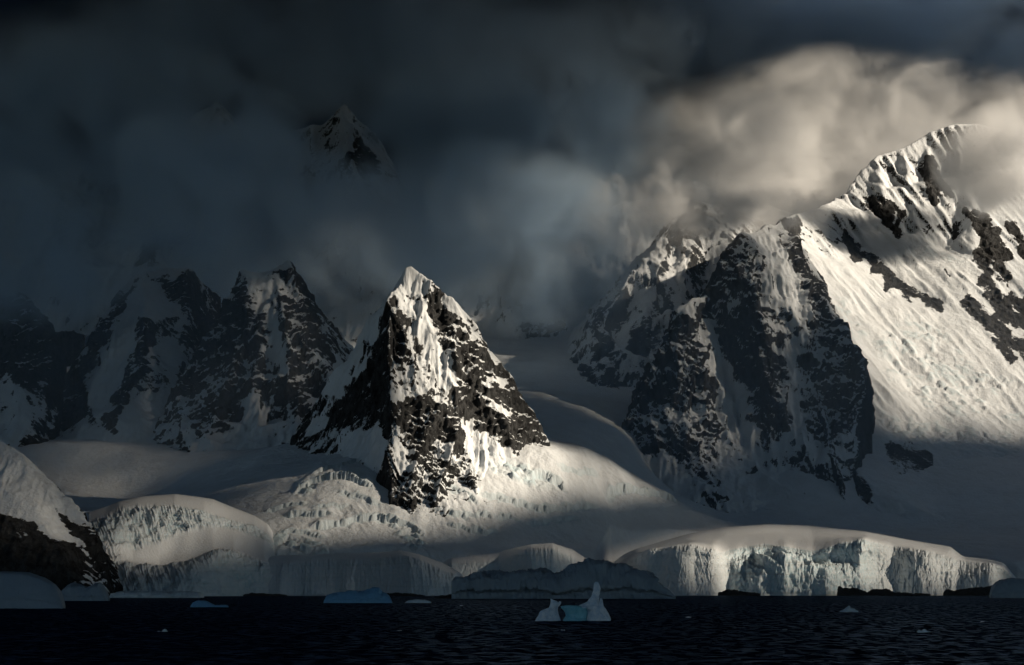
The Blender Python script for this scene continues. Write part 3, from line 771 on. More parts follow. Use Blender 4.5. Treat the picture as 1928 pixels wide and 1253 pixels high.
loft('right_ice_cap', 'broad rounded ice cap with fluted cliffs along the right shore', cols, [
    [(1140, None, 4800), (1225, None, 4560), (1290, None, 4480), (1340, None, 4520), (1372, None, 4590), (1400, None, 4560), (1440, None, 4530), (1480, None, 4545), (1530, None, 4530), (1560, None, 4520), (1600, None, 4590), (1650, None, 4560), (1690, None, 4630), (1740, None, 4560), (1800, None, 4600), (1870, None, 4560), (1918, None, 4780)],
    [(1140, 1108, 4810), (1222, 1085, 4600), (1290, 1085, 4530), (1340, 1085, 4560), (1362, 1075, 4600), (1385, 1068, 4620), (1420, 1066, 4610), (1450, 1046, 4590), (1480, 1044, 4585), (1520, 1055, 4590), (1545, 1070, 4570), (1575, 1085, 4560), (1620, 1085, 4600), (1680, 1086, 4680), (1735, 1082, 4625), (1800, 1092, 4640), (1870, 1085, 4600), (1918, 1112, 4790)],
    [(1140, 1098, 4820), (1222, 1055, 4605), (1290, 1050, 4550), (1340, 1055, 4580), (1362, 1060, 4620), (1385, 1050, 4690), (1420, 1046, 4730), (1450, 1040, 4730), (1480, 1042, 4690), (1520, 1050, 4670), (1545, 1056, 4650), (1575, 1058, 4632), (1620, 1058, 4618), (1680, 1055, 4720), (1740, 1050, 4650), (1800, 1074, 4680), (1870, 1070, 4640), (1918, 1104, 4800)],
    [(1140, 1082, 4850), (1200, 1047, 4720), (1222, 1034, 4620), (1300, 1026, 4580), (1345, 1034, 4620), (1358, 1042, 4660), (1370, 1036, 4720), (1400, 1030, 4765), (1440, 1025, 4795), (1480, 1029, 4750), (1530, 1038, 4710), (1580, 1024, 4670), (1628, 1015, 4650), (1645, 1020, 4662), (1680, 1029, 4760), (1740, 1036, 4700), (1790, 1050, 4720), (1815, 1058, 4730), (1870, 1061, 4700), (1890, 1070, 4700), (1918, 1100, 4810)],
    [(1140, 1074, 4900), (1200, 1041, 4850), (1300, 1018, 4850), (1440, 1006, 4980), (1530, 1010, 4980), (1630, 1010, 4880), (1740, 1030, 4850), (1790, 1038, 4830), (1815, 1054, 4820), (1890, 1065, 4800), (1918, 1098, 4830)],
    [(1140, 1070, 4950), (1165, 1050, 4980), (1200, 1036, 5000), (1290, 1010, 5100), (1360, 996, 5200), (1440, 989, 5250), (1520, 992, 5250), (1620, 1003, 5200), (1720, 1021, 5100), (1790, 1033, 5000), (1812, 1050, 4950), (1860, 1055, 4900), (1890, 1062, 4870), (1918, 1096, 4860)],
    [(1140, 1110, 5200), (1440, 1060, 5900), (1720, 1080, 5700), (1918, 1110, 5200)]],
    [26, 22, 26, 14, 18, 10], dispA, iceA, M_ICE)

# long low ice cap in front of the pyramid
def dispC(T, C, V):
    wall = sstep(0.02, 0.15, T) * (1 - sstep(0.95, 1.15, T))
    z = V[..., 2]
    q = C + (V[..., 2] / 100) * 16 * sstep(740, 800, C)
    fl = ridged(q / 7.0, z / 130, 4, 25) - 0.4
    big = noise(C / 42, z * 0 + 2, 26) + 0.35 * (cells(C / 6.0 + 0.5 * noise(C / 5, z / 15, 7), z / 34, 28)[2] - 0.5) - 0.3 * (1 - np.clip(cells(C / 8.0 + 0.6 * noise(C / 5, z / 15, 9), z / 34, 29)[1] * 6, 0, 1))
    return wall * (fl * (0.5 + 1.0 * np.abs(noise(C / 27, z / 50, 78))) * (1.2 + 4 * sstep(745, 790, C) + 1.6 * sstep(520, 560, C)) + 6 * big * sstep(500, 560, C)) + 0.8 * fbm(V[..., 0] / 90, V[..., 1] / 90, 3, 4)
def iceC(T, C, V, d):
    return sstep(0.0, 0.1, T) * (1 - sstep(0.95, 1.1, T)) * 0.35
loft('front_ice_cap', 'long low ice cap with a dark ribbed front below the pyramid', np.arange(350, 884, 0.9), [
    [(350, None, 4430), (400, None, 4330), (480, None, 4290), (530, None, 4300), (548, None, 4370), (640, None, 4400), (700, None, 4370), (760, None, 4300), (800, None, 4280), (850, None, 4320), (884, None, 4490)],
    [(350, 1120, 4440), (400, 1088, 4370), (440, 1076, 4370), (480, 1070, 4380), (520, 1064, 4440), (600, 1058, 4480), (640, 1056, 4480), (700, 1056, 4450), (755, 1046, 4420), (790, 1055, 4380), (825, 1072, 4375), (842, 1078, 4390), (860, 1082, 4410), (884, 1116, 4510)],
    [(350, 1116, 4480), (370, 1094, 4480), (400, 1069, 4500), (440, 1060, 4520), (520, 1049, 4560), (640, 1044, 4580), (755, 1042, 4580), (790, 1049, 4550), (830, 1060, 4530), (850, 1071, 4520), (870, 1082, 4510), (884, 1113, 4520)],
    [(350, 1122, 4560), (600, 1090, 4900), (884, 1122, 4600)]],
    [40, 16, 10], dispC, iceC, M_ICE)

# middle ice cap
def dispB(T, C, V):
    wall = sstep(0.02, 0.15, T) * (1 - sstep(0.95, 1.2, T))
    q = C + (V[..., 2] / 100) * 12
    pg = cells(C / 7.0 + 0.6 * noise(C / 5, V[..., 2] / 15, 9), V[..., 2] / 34, 39)[1]
    return wall * ((ridged(q / 8.0, V[..., 2] / 130, 4, 35) - 0.4) * (1 + 4 * sstep(960, 990, C)) - 2.0 * (1 - np.clip(pg * 6, 0, 1))) + 0.8 * fbm(V[..., 0] / 90, V[..., 1] / 90, 3, 14)
loft('middle_ice_cap', 'small ice cap with a bright fluted snout behind the dark iceberg', np.arange(760, 1122, 0.9), [
    [(760, None, 4600), (850, None, 4560), (940, None, 4560), (972, None, 4520), (1000, None, 4440), (1040, None, 4440), (1080, None, 4490), (1122, None, 4650)],
    [(760, 1088, 4620), (850, 1062, 4580), (940, 1058, 4600), (974, 1044, 4540), (1000, 1036, 4490), (1040, 1035, 4500), (1080, 1050, 4540), (1122, 1090, 4660)],
    [(760, 1056, 4650), (850, 1042, 4700), (940, 1038, 4720), (985, 1032, 4720), (1040, 1027, 4720), (1075, 1036, 4700), (1122, 1062, 4680)],
    [(760, 1080, 4900), (940, 1080, 5000), (1122, 1100, 4900)]],
    [34, 16, 10], dispB, iceC, M_ICE)

# icefall tongue at the left
def dispD(T, C, V):
    x, y, z = V[..., 0], V[..., 1], V[..., 2]
    fall = sstep(3.9, 4.15, T) * (1 - sstep(4.9, 5.05, T)) * (1 - 0.5 * sstep(330, 420, C))
    low = (1 - sstep(2.0, 2.35, T)) * sstep(0.03, 0.2, T)
    side = (1 - sstep(205, 245, C)) * (1 - sstep(4.9, 5.2, T))
    m = np.clip(fall + 0.8 * low + side, 0, 1)
    f1, f21, idv = cells(x / 15 + 0.4 * noise(x / 9, z / 9, 3), z / 17, 42)
    rib = ridged(C / 6.5 + 0.05 * z, z / 120, 3, 44) - 0.4
    return m * (11 * (idv - 0.5) + 6 * rib + 8 * fbm(x / 24, z / 20, 4, 43)) + 0.8 * fbm(x / 90, y / 90, 3, 44)
def iceD(T, C, V, d):
    fall = sstep(3.9, 4.15, T) * (1 - sstep(4.9, 5.05, T))
    low = (1 - sstep(1.9, 2.1, T))
    return np.clip(0.45 * fall + 0.35 * low + 0.4 * (d < -3), 0, 0.8)
loft('icefall_tongue', 'broken glacier tongue with an icefall bowl reaching the sea at left', np.arange(168, 548, 0.8), [
    [(168, None, 4060), (215, None, 4030), (300, None, 4030), (362, None, 4060), (430, None, 4200), (506, None, 4300), (548, None, 4640)],
    [(168, 1090, 4110), (215, 1086, 4080), (260, 1088, 4075), (300, 1092, 4080), (362, 1086, 4110), (430, 1075, 4230), (500, 1070, 4330), (548, 1082, 4660)],
    [(168, 1055, 4190), (205, 1058, 4160), (250, 1064, 4160), (300, 1067, 4180), (350, 1058, 4200), (400, 1036, 4230), (440, 1036, 4280), (500, 1058, 4380), (548, 1080, 4670)],
    [(168, 1040, 4240), (215, 1045, 4240), (250, 1056, 4280), (300, 1063, 4330), (350, 1056, 4350), (400, 1039, 4380), (440, 1037, 4400), (500, 1052, 4440), (548, 1078, 4680)],
    [(168, 1008, 4290), (215, 1028, 4280), (250, 1036, 4330), (300, 1022, 4380), (335, 1005, 4430), (400, 992, 4480), (440, 997, 4510), (500, 1018, 4540), (548, 1072, 4690)],
    [(168, 985, 4380), (200, 976, 4380), (225, 958, 4420), (260, 953, 4440), (330, 952, 4470), (385, 962, 4500), (430, 978, 4540), (480, 990, 4580), (505, 1006, 4590), (548, 1066, 4700)],
    [(168, 965, 4550), (220, 948, 4600), (270, 936, 4640), (330, 931, 4660), (400, 940, 4680), (480, 972, 4720), (505, 988, 4720), (548, 1050, 4730)],
    [(168, 1000, 4900), (330, 980, 5050), (500, 1020, 5000), (548, 1080, 4900)]],
    [22, 16, 12, 16, 34, 14, 8], dispD, iceD, M_ICE, wob=0.25)

# ------------------------------------------------------------------ icebergs and reefs
def berg(name, label, sky, D, thick, mat, cat='iceberg', amp=1.5, lam=12, step=1.0, under=0.0, group=None, seed=1, lip=0.7, flut=0.0, ice=0.5):
    """floating body: skyline read off the photo, plan rounded off at both ends"""
    c0, c1 = sky[0][0], sky[-1][0]
    cols = np.arange(c0, c1 + step * .5, step)
    top = np.interp(cols, [q[0] for q in sky], [P(q[0], q[1], D)[2] for q in sky])
    u = (cols - c0) / (c1 - c0) * 2 - 1
    half = thick * 0.5 * np.clip(1 - u ** 4, 0.02, 1) ** 0.6
    prof = [(-1.0, -0.12), (-1.0 + under, 0.05), (-0.97 + under * 1.5, 0.22), (-1.0 + under * 0.3, 0.30), (-0.82, lip), (-0.55, 0.93), (0.0, 1.0), (0.5, 0.9), (0.85, 0.5), (1.0, -0.12)]
    tt = np.linspace(0, len(prof) - 1, 44)
    a = np.interp(tt, range(len(prof)), [q[0] for q in prof]); h = np.interp(tt, range(len(prof)), [q[1] for q in prof])
    Yv = D + half[None, :] * (1 + a[:, None]); Zv = np.maximum(top, 0.3)[None, :] * h[:, None]
    X0 = (cols - CX) / F * D
    Xv = X0[None, :] + 0 * Yv
    V = np.stack([Xv, Yv, Zv], -1)
    n = surf_normals(V)
    x, y, z = Xv / lam, Yv / lam, Zv / lam
    d = amp * (fbm(x + 0.3 * z, y + z, 5, seed) + 0.9 * (cells(x * 1.3, (z + y) * 1.3, seed + 3)[2] - 0.5) + 0.5 * (ridged(x * 2 + z, (z - y) * 1.5, 4, seed + 5) - 0.5)) + flut * (ridged(x * 3, z * 0.3, 3, seed + 9) - 0.4)
    d = d * sstep(0, 0.06, h)[:, None] * np.clip((1 - np.abs(u)) * 12, 0.15, 1)[None, :]
    V = V + n * d[..., None]
    o0 = np.array([X0.mean(), D + thick * .5, 0])
    me = grid_mesh(name, V[..., 0] - o0[0], V[..., 1] - o0[1], V[..., 2], {'ice': np.full(Xv.shape, ice)})
    o = link(name, me, mat); o.location = o0
    return tag(o, label, cat, group)

M_BLUE = mat_ice('blue_ice', top=(0.20, 0.42, 0.62, 1), deep=(0.10, 0.28, 0.50, 1), scale=0.3, bumpd=0.8, stri=False)
M_GREY = mat_ice('shade_grey_ice', top=(0.30, 0.36, 0.42, 1), deep=(0.20, 0.28, 0.35, 1), scale=0.08, bumpd=2.5, stri=False)  # ice colour lowered to stand for the shade these bergs lie in
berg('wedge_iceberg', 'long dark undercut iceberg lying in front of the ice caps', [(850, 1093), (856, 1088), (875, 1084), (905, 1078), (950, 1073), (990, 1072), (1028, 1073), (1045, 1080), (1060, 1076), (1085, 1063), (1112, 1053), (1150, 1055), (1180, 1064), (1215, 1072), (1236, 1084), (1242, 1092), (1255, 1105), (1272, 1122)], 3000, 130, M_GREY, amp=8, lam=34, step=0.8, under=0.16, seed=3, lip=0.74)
berg('blue_iceberg', 'low blue slab iceberg with a small point, off the front ice cap', [(609, 1134), (614, 1122), (624, 1116), (642, 1113), (672, 1113), (694, 1110), (704, 1105), (712, 1106), (718, 1115), (730, 1122), (738, 1134)], 2080, 40, M_BLUE, amp=1.6, lam=14, step=0.6, seed=7)
berg('small_blue_iceberg', 'small bright blue iceberg with a humped left end', [(358, 1142), (362, 1134), (370, 1131), (378, 1131), (386, 1132), (394, 1137), (402, 1140), (416, 1139), (426, 1140), (430, 1143)], 1590, 16, M_BLUE, amp=0.8, lam=7, step=0.35, seed=9)
berg('ice_floe', 'thin low white floe right of the blue slab iceberg', [(762, 1135), (768, 1131), (785, 1129), (800, 1130), (812, 1134)], 2100, 14, M_BERG, cat='ice floe', amp=0.5, lam=5, step=0.5, seed=11)
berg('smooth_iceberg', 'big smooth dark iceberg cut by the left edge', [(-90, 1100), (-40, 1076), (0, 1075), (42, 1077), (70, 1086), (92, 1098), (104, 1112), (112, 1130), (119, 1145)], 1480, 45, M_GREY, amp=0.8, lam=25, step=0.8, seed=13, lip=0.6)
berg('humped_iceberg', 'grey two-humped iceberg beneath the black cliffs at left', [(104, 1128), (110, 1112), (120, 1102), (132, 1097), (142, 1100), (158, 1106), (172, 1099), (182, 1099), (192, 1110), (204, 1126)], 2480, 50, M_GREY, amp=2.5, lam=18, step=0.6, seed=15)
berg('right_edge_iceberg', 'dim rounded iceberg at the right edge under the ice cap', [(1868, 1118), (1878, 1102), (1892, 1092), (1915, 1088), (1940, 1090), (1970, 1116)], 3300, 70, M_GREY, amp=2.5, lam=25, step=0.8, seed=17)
berg('ice_shelf', 'low flat-topped ice wall with a broken face at the foot of the icefall', [(204, 1127), (208, 1116), (240, 1113), (290, 1114), (345, 1115), (372, 1117), (378, 1126)], 3350, 160, M_ICE, cat='ice wall', amp=3.5, lam=16, step=0.6, seed=19, lip=0.94)
berg('bergy_bit', 'small pointed white ice chunk, upper of two at right', [(1580, 1153), (1588, 1150), (1596, 1145), (1600, 1141), (1604, 1146), (1610, 1146), (1617, 1153)], 1260, 7, M_BERG, cat='ice chunk', amp=0.5, lam=2.5, step=0.2, group='loose ice chunks on the water', seed=21)
berg('bergy_bit', 'small low ice chunk, lower of two at right', [(1727, 1190), (1732, 1186), (1736, 1188), (1742, 1185), (1748, 1189), (1756, 1190)], 660, 3, M_BERG, cat='ice chunk', amp=0.25, lam=1.5, step=0.2, group='loose ice chunks on the water', seed=23)
berg('bergy_bit', 'small flat ice chunk with a peaked right end at lower left', [(290, 1191), (296, 1189), (303, 1190), (309, 1185), (312, 1187), (316, 1191)], 662, 3, M_BERG, cat='ice chunk', amp=0.2, lam=1.5, step=0.2, group='loose ice chunks on the water', seed=25)
berg('reef', 'long low black reef in front of the wedge iceberg', [(818, 1124), (840, 1120), (880, 1117), (930, 1117), (975, 1121), (1022, 1124)], 3150, 50, M_ROCK, cat='reef', amp=2.0, lam=14, step=0.8, seed=27, lip=0.5)
for i, (sky, D, lab) in enumerate([
    ([(1352, 1118), (1365, 1112), (1385, 1111), (1400, 1114), (1432, 1118)], 4440, 'black shore rock under the fluted left end of the right ice cap'),
    ([(1576, 1118), (1582, 1105), (1596, 1108), (1618, 1108), (1636, 1118)], 4470, 'black shore rock at the middle of the right ice cap'),
    ([(1630, 1118), (1645, 1110), (1668, 1109), (1690, 1116), (1752, 1119)], 4480, 'low black shore rock where the shaded wedge meets the sea'),
    ([(1776, 1118), (1784, 1110), (1800, 1113), (1830, 1108), (1850, 1106), (1872, 1103), (1880, 1118)], 4490, 'largest black shore rock, near the right edge'),
    ([(640, 1121), (665, 1117), (720, 1117), (770, 1118), (800, 1121)], 4250, 'thin black shore rock below the front ice cap'),
    ([(380, 1121), (420, 1117), (480, 1118), (540, 1120)], 4240, 'thin black shore rock below the left end of the front ice cap')]):
    berg('shore_rock', lab, sky, D, 40, M_ROCK, cat='rock', amp=3.0, lam=14, step=0.8, seed=30 + i, group='black rocks along the shore', lip=0.6)

for i, (fx, fy, fw, fh, lab) in enumerate([(868, 1141.5, 7, 1.6, 'tiny ice fragment just in front of the black reef'), (752, 1189, 9, 1.6, 'tiny ice fragment below the thin white floe'), (1296, 1163, 10, 1.8, 'tiny ice fragment right of the spired iceberg'),
        (1478, 1187, 9, 1.5, 'tiny ice fragment midway between the spired iceberg and the right edge'), (1060, 1188, 8, 1.4, 'tiny ice fragment just below the horn of the spired iceberg'), (1850, 1172, 8, 1.5, 'tiny ice fragment nearest the right edge')]):
    D = CAMZ * F / (fy - HY)
    berg('ice_fragment', lab, [(fx - fw / 2, fy), (fx - fw * .2, fy - fh * .7), (fx + fw * .1, fy - fh), (fx + fw / 2, fy)], D, fw * D / F * .7, M_BERG, cat='ice fragment', amp=0.08, lam=0.8, step=fw / 24, seed=60 + i, group='tiny ice fragments scattered on the sea')

# spired iceberg in the foreground
M_SPIRE = mat_ice('spire_ice', top=(0.84, 0.88, 0.92, 1), deep=(0.30, 0.48, 0.66, 1), scale=0.5, bumpd=0.4, stri=False)
M_TURQ = mat_ice('turquoise_ice', top=(0.34, 0.66, 0.74, 1), deep=(0.08, 0.42, 0.56, 1), scale=0.5, bumpd=0.4, stri=False)
BD = 905.0
bp = BD / F
berg_root = bpy.data.objects.new('spired_iceberg', None)
berg_root.location = ((1080 - CX) * bp, BD, 0)
COL.objects.link(berg_root)
tag(berg_root, 'pale iceberg with a tall spire, a horn and a turquoise wall between, nearest the viewer', 'iceberg')
def rings(name, spec, mat, depth=0.7, amp=0.6, lam=1.9, seed=1, ice=0.7, dy=0.0, n=90, parent=berg_root):
    """spec: (height px, left px, right px[, half depth px]) of each level"""
    z0 = np.array([q[0] for q in spec], float)
    zz = np.linspace(z0[0], z0[-1], 90)
    xl = np.interp(zz, z0, [q[1] for q in spec]); xr = np.interp(zz, z0, [q[2] for q in spec])
    cx_, rx = (xl + xr) / 2, (xr - xl) / 2
    ry = np.interp(zz, z0, [(q[3] if len(q) > 3 else (q[2] - q[1]) / 2 * depth) for q in spec])
    th = np.linspace(0, 2 * np.pi, n + 1)
    sq = (np.abs(np.cos(th)) ** 2.6 + np.abs(np.sin(th)) ** 2.6) ** (-1 / 2.6)
    Xv = ((cx_ - 1080)[:, None] + rx[:, None] * (np.cos(th))[None, :]) * bp
    Yv = (ry[:, None] * (sq * np.sin(th))[None, :]) * bp + dy
    Zv = (zz[:, None] + 0 * th[None, :]) * bp
    V = np.stack([Xv, Yv, Zv], -1)
    nn = np.stack([np.cos(th)[None, :] + 0 * Zv, np.sin(th)[None, :] + 0 * Zv, 0 * Zv], -1)
    a, b, c = Xv / lam, Zv / lam, Yv / lam
    d = amp * (fbm(a + 1.3 * c, b + 0.7 * c, 5, seed) * 1.2 + 0.8 * (ridged(a * .5 + c * .6, b * .35, 3, seed + 2) - 0.5))
    d = d * np.clip(rx[:, None] / 7, 0.15, 1)
    d = d * (1 - 0.6 * np.abs(np.cos(th))[None, :])
    d[:, -1] = d[:, 0]
    V = V + nn * d[..., None]
    V[:, -1] = V[:, 0]
    return link(name, grid_mesh(name, V[..., 0], V[..., 1], V[..., 2], {'ice': np.full(Zv.shape, ice)}), mat, parent)
rings('ice_horn', [(-3, 1006, 1057), (0, 1007, 1055.7), (4.7, 1009.6, 1055), (10, 1013, 1053), (15, 1014.7, 1051.6), (19, 1018.4, 1050.5), (22.3, 1025.6, 1050), (25.4, 1034, 1050.5), (29.6, 1035.5, 1053), (33.7, 1036, 1053), (37.9, 1036.5, 1047.4), (40, 1036.6, 1042, 1.5), (41.6, 1035.6, 1038, 0.6), (42, 1035.6, 1036.4, 0.2)], M_SPIRE, seed=3)
rings('horn_tip', [(27, 1048, 1052), (31, 1049, 1055.4), (34, 1051.5, 1056.6), (36.4, 1052, 1056.6), (37, 1053, 1055.5)], M_SPIRE, seed=4, amp=0.12)
o = rings('turquoise_wall', [(-3, 1058, 1108, 16), (0, 1059.5, 1106, 15), (5.7, 1062, 1104, 11), (9.8, 1065, 1105.5, 10), (15, 1063.5, 1106, 10.5), (20, 1061, 1106, 12), (24.4, 1056.8, 1104, 12), (27.5, 1055.2, 1097, 11), (29, 1060, 1090, 9), (30, 1066, 1073, 5)], M_TURQ, seed=5, amp=0.45, ice=0.7, dy=-1.0)
o['label'] = 'turquoise ice wall'
rings('wall_cap', [(24, 1092, 1106, 9), (26, 1090, 1106.5, 9.5), (27.5, 1093, 1104, 7), (28, 1096, 1101, 3)], M_SPIRE, seed=15, amp=0.2, dy=-1.0)
rings('ice_spire', [(-3, 1101, 1151), (0, 1102, 1149.5), (3.6, 1102, 1150), (8.8, 1103.4, 1149), (14, 1104, 1146), (19.2, 1104, 1142.9), (24.4, 1100, 1139.7), (28, 1092, 1136.5, 12), (29.6, 1089, 1135.6, 10), (33.7, 1099.3, 1129, 9), (36.8, 1106, 1128), (42, 1110.2, 1127.5), (46.2, 1112.8, 1127.3), (50.8, 1114.3, 1129.4), (55.5, 1115.9, 1129.9), (60.7, 1117.4, 1131), (65.9, 1118, 1129.4), (71, 1119, 1127.8), (73.2, 1120.6, 1126.3, 2), (73.9, 1121.5, 1125, 0.8)], M_SPIRE, seed=6, dy=0.6, depth=0.75)
rings('spire_shoulder', [(14, 1128, 1138), (24, 1127, 1137.5), (31.6, 1128, 1135.6), (37.8, 1128.3, 1134.6), (41.5, 1129, 1133.5), (42.5, 1130.5, 1132)], M_SPIRE, seed=8, amp=0.2, dy=-2.2)

# ------------------------------------------------------------------ broken cloud deck overhead (gaps out of view shaped to put sunlight on chosen places)
ZD, SIG = 3300.0, 0.022
cE, sE = math.cos(SUN_EL), math.sin(SUN_EL)
def sun_uv(x, y, z):
    return -HYD * x + HX * y, z * cE - (x * HX + y * HYD) * sE
GAPS = [   # places the sun reaches: outline as survey points, share of sunlight let through, softness of the edge (m)
    ([(722, 478, 5150), (800, 470, 5200), (1080, 840, 5150), (1010, 930, 5000), (900, 960, 4850), (780, 1005, 4760), (745, 960, 4810), (735, 700, 5050)], 0.95, 60),
    ([(470, 965, 4800), (560, 890, 4900), (680, 850, 4960), (900, 930, 4850), (1040, 830, 5150), (1160, 860, 5300), (1300, 945, 5250), (1090, 965, 5000), (980, 990, 4850), (900, 1024, 4730), (480, 1040, 4610)], 0.33, 45),
    ([(1440, 380, 7500), (1600, 300, 8150), (1750, 210, 8300), (2100, 180, 8400), (2100, 720, 7000), (1930, 800, 6700), (1840, 770, 6750), (1740, 800, 6650), (1660, 730, 6800), (1560, 600, 7100)], 0.97, 170),
    ([(1200, 170, 9000), (2000, 150, 9200), (2000, 430, 8600), (1250, 470, 8000)], 0.95, 160),
    ([(1215, 1020, 4600), (1480, 1000, 4800), (1640, 1005, 4700), (1620, 1115, 4550), (1240, 1118, 4550)], 0.58, 40),
    ([(1200, 1030, 4900), (1440, 980, 5200), (1900, 1040, 4900), (1900, 1115, 4600), (1240, 1118, 4550)], 0.3, 40),
    ([(965, 1015, 4560), (1125, 1045, 4640), (1060, 1095, 4480), (980, 1090, 4480)], 0.95, 25),
    ([(750, 1035, 4450), (880, 1075, 4420), (860, 1118, 4330), (770, 1118, 4330)], 0.75, 25),
    ([(170, 940, 4500), (330, 920, 4650), (500, 970, 4700), (470, 1070, 4300), (180, 1100, 4060)], 0.2, 70),
    ([(60, 830, 6100), (220, 820, 6150), (430, 845, 5950), (300, 940, 5600), (180, 970, 5450), (40, 900, 5700)], 0.11, 60),
    ([(-50, 780, 4100), (60, 850, 4000), (210, 1030, 3800), (200, 1120, 3700), (-50, 1000, 3750)], 0.17, 60),
    ([(480, 540, 6600), (560, 520, 6650), (590, 700, 6250), (540, 800, 6050), (470, 780, 6150)], 0.22, 90),
    ([(1100, 440, 7900), (1330, 380, 7900), (1330, 600, 7400), (1180, 720, 7100), (1060, 760, 7100)], 0.5, 120),
    ([(1430, 420, 7000), (1480, 420, 7000), (1540, 560, 6750), (1510, 640, 6550), (1460, 560, 6700)], 0.7, 60),
    ([(1260, 560, 6700), (1400, 430, 6880), (1480, 800, 6300), (1340, 880, 6200), (1270, 700, 6500)], 0.28, 100),
    ([(960, 1080, 950), (1200, 1080, 950), (1200, 1175, 860), (960, 1175, 860)], 0.32, 30),
    ([(1250, 10, 10400), (2000, 0, 10400), (2000, 150, 10300), (1250, 150, 10300)], 0.3, 150),
    ([(860, 330, 7400), (1300, 280, 7400), (1300, 560, 7200), (900, 600, 7000), (780, 500, 6900)], 0.6, 200),
]
def sunlight(x, y, z):
    u, v = sun_uv(x, y, z)
    u = u + 22 * fbm(x / 700, y / 700, 4, 301); v = v + 12 * fbm(x / 900, y / 900, 4, 302)
    L = np.full(x.shape, -11.0)
    for pts_, tv, soft in GAPS:
        uv = [sun_uv(*P(*q)) for q in pts_]
        e = sstep(-soft, soft, poly_sd(u, v, uv))
        L = np.maximum(L, np.log(np.maximum(tv * e, 2e-6)))
    return L
dx = axis([(-11000, 3000, 250), (3000, 12500, 70), (12500, 18000, 200), (18000, 28000, 2500)]); dyv = axis([(-7500, -1500, 250), (-1500, 8500, 70), (8500, 22000, 200), (22000, 28000, 2000)])  # deck cut short left and behind so blue sky fills the shade
X, Y = np.meshgrid(dx, dyv)
T = sunlight(X, Y, np.full(X.shape, ZD))
inview = (Y > 6500) & (np.abs(X) < 0.33 * Y)
th = -np.clip(T, -11.0, -0.012) * sE / SIG
rag = fbm(X / 1900, Y / 1900, 5, 310)
th = th * (1 + 0.25 * fbm(X / 800, Y / 800, 4, 311))
th = np.maximum(th, 1.0)
mid = ZD + 120 * rag * 0.5
top, bot = mid + th * 0.6, mid - th * 0.4
ny, nx = X.shape
Vt = np.stack([X, Y, top], -1).reshape(-1, 3); Vb = np.stack([X, Y, bot], -1).reshape(-1, 3)
idx = np.arange(ny * nx).reshape(ny, nx)
q = np.stack([idx[:-1, :-1], idx[:-1, 1:], idx[1:, 1:], idx[1:, :-1]], -1).reshape(-1, 4)
n_ = ny * nx
loop = np.concatenate([idx[0, :], idx[1:, -1], idx[-1, -2::-1], idx[-2:0:-1, 0]])
nxt = np.roll(loop, -1)
side = np.stack([loop + n_, nxt + n_, nxt, loop], -1)
me = np_mesh('cloud_deck', np.concatenate([Vt, Vb]), np.concatenate([q, q[:, ::-1] + n_, side]))
k = NT('deck_cloud')
vs = k.n('ShaderNodeVolumePrincipled')
vs.inputs['Color'].default_value = (0.36, 0.46, 0.58, 1); vs.inputs['Absorption Color'].default_value = (0, 0, 0, 1)
vs.inputs['Density'].default_value = SIG; vs.inputs['Anisotropy'].default_value = 0.3
k.put(k.out.inputs['Volume'], vs.outputs[0])
tag(link('cloud_deck', me, k.m), 'dark cloud deck overhead, its gaps out of view shaped to place sunlight', kind='structure')

# ------------------------------------------------------------------ mist and cloud banks round the peaks
def mat_mist(name, dens, col, lam=420.0, lo=0.42, hi=0.62, seed=0.0, aniso=0.0, rate=1.0, edge=0.4):
    k = NT(name)
    oc = k.n('ShaderNodeTexCoord').outputs['Object']
    ln = k.n('ShaderNodeVectorMath', operation='LENGTH'); k.put(ln.inputs[0], oc)
    mp = k.n('ShaderNodeMapping'); k.put(mp.inputs[0], k.n('ShaderNodeNewGeometry').outputs['Position'])
    mp.inputs['Location'].default_value = (seed * 313.0, seed * 171.0, seed * 97.0)
    n1 = k.noise(mp.outputs[0], 1.0 / lam, 6, 0.62, 0.5)
    r = k.math('ADD', ln.outputs['Value'], k.math('MULTIPLY', k.math('SUBTRACT', n1, 0.5), -2.0))
    body = k.math('SUBTRACT', 1.0, k.step(1.0 - edge, 0.98, r))
    guard = k.math('SUBTRACT', 1.0, k.step(0.8, 1.0, ln.outputs['Value']))
    d = k.math('MULTIPLY', k.math('MULTIPLY', body, guard), k.math('MULTIPLY', k.step(lo, hi, n1), dens))
    vs = k.n('ShaderNodeVolumePrincipled')
    vs.inputs['Color'].default_value = col; vs.inputs['Absorption Color'].default_value = (0, 0, 0, 1); vs.inputs['Anisotropy'].default_value = aniso
    k.put(vs.inputs['Density'], d)
    k.put(k.out.inputs['Volume'], vs.outputs[0])
    k.m.cycles.volume_step_rate = rate
    return k.m

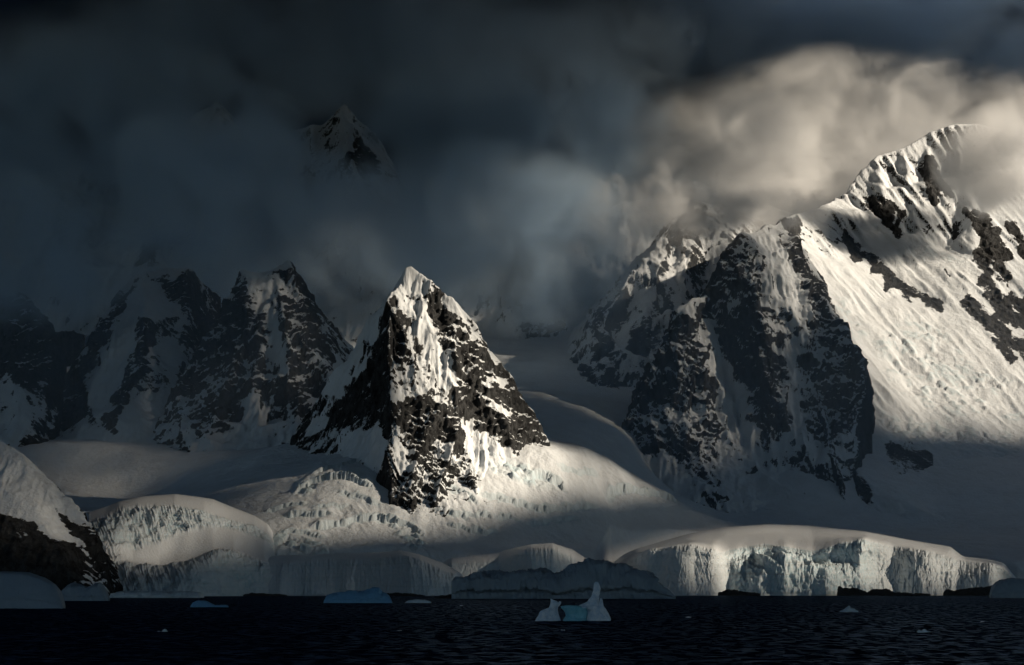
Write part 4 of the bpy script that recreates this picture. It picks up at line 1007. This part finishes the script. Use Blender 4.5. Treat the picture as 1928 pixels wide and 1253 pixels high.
def icosphere():
    import bmesh
    bm = bmesh.new(); bmesh.ops.create_icosphere(bm, subdivisions=3, radius=1.0)
    me = bpy.data.meshes.new('mist'); bm.to_mesh(me); bm.free()
    return me
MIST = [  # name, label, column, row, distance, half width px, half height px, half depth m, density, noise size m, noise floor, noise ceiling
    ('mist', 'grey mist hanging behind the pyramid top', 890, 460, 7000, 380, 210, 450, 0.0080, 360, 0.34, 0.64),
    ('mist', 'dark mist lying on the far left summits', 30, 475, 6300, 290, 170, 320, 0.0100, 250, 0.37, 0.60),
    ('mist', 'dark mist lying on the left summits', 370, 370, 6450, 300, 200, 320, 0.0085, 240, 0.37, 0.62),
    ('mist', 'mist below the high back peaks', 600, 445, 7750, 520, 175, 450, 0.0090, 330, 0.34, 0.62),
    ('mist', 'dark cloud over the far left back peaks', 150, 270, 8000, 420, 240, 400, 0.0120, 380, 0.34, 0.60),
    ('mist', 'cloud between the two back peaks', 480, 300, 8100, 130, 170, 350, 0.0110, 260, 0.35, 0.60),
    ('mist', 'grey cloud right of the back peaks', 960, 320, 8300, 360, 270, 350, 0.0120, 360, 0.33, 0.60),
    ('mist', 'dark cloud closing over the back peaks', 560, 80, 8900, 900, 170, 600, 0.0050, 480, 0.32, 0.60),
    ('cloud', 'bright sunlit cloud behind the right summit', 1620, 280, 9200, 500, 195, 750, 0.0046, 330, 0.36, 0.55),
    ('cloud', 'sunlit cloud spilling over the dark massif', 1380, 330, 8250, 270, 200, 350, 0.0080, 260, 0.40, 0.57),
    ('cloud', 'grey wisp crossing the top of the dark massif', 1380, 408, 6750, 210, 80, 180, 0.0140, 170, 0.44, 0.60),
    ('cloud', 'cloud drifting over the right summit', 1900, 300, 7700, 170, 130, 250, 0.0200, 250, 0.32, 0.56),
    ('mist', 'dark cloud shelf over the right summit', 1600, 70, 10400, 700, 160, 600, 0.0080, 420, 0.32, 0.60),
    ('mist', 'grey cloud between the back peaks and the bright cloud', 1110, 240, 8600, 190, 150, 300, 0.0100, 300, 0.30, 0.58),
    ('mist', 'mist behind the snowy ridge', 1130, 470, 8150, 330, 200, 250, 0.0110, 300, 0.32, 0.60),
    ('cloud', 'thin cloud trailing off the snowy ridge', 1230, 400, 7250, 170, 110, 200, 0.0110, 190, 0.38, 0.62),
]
def mat_haze(name, dens):
    k = NT(name)
    vs = k.n('ShaderNodeVolumePrincipled')
    vs.inputs['Color'].default_value = (0.62, 0.80, 1.0, 1); vs.inputs['Absorption Color'].default_value = (0, 0, 0, 1); vs.inputs['Density'].default_value = dens
    k.put(k.out.inputs['Volume'], vs.outputs[0])
    return k.m
for nm, lab, mx, my, D, rx, ry, rd, dens in ([
        ('thin_mist', 'thin blue air in the right hand basin', 1500, 760, 5850, 640, 330, 420, 0.00032),
        ('thin_mist', 'pale air between the dark massif and the snowy ridge', 1130, 580, 6820, 170, 250, 90, 0.0016),
        ('thin_mist', 'thin blue air in front of the left mountains', 280, 640, 5900, 440, 240, 350, 0.00036)]):
    o = link(nm, icosphere(), mat_haze(nm, dens))
    o.location = P(mx, my, D); o.scale = (rx / F * D, rd, ry / F * D)
    tag(o, lab, kind='stuff')
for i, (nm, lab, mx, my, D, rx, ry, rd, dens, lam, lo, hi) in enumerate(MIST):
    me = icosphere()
    o = link(nm, me, mat_mist(nm, dens, (0.70, 0.85, 1.0, 1) if nm == 'mist' else (0.97, 0.98, 1.0, 1), lam, lo, hi, i + 1.0, edge=0.85 if nm == 'mist' else 0.75, rate=0.8 if nm == 'mist' else 0.4))  # mist tinted blue to read as shaded, cloud near white as sunlit
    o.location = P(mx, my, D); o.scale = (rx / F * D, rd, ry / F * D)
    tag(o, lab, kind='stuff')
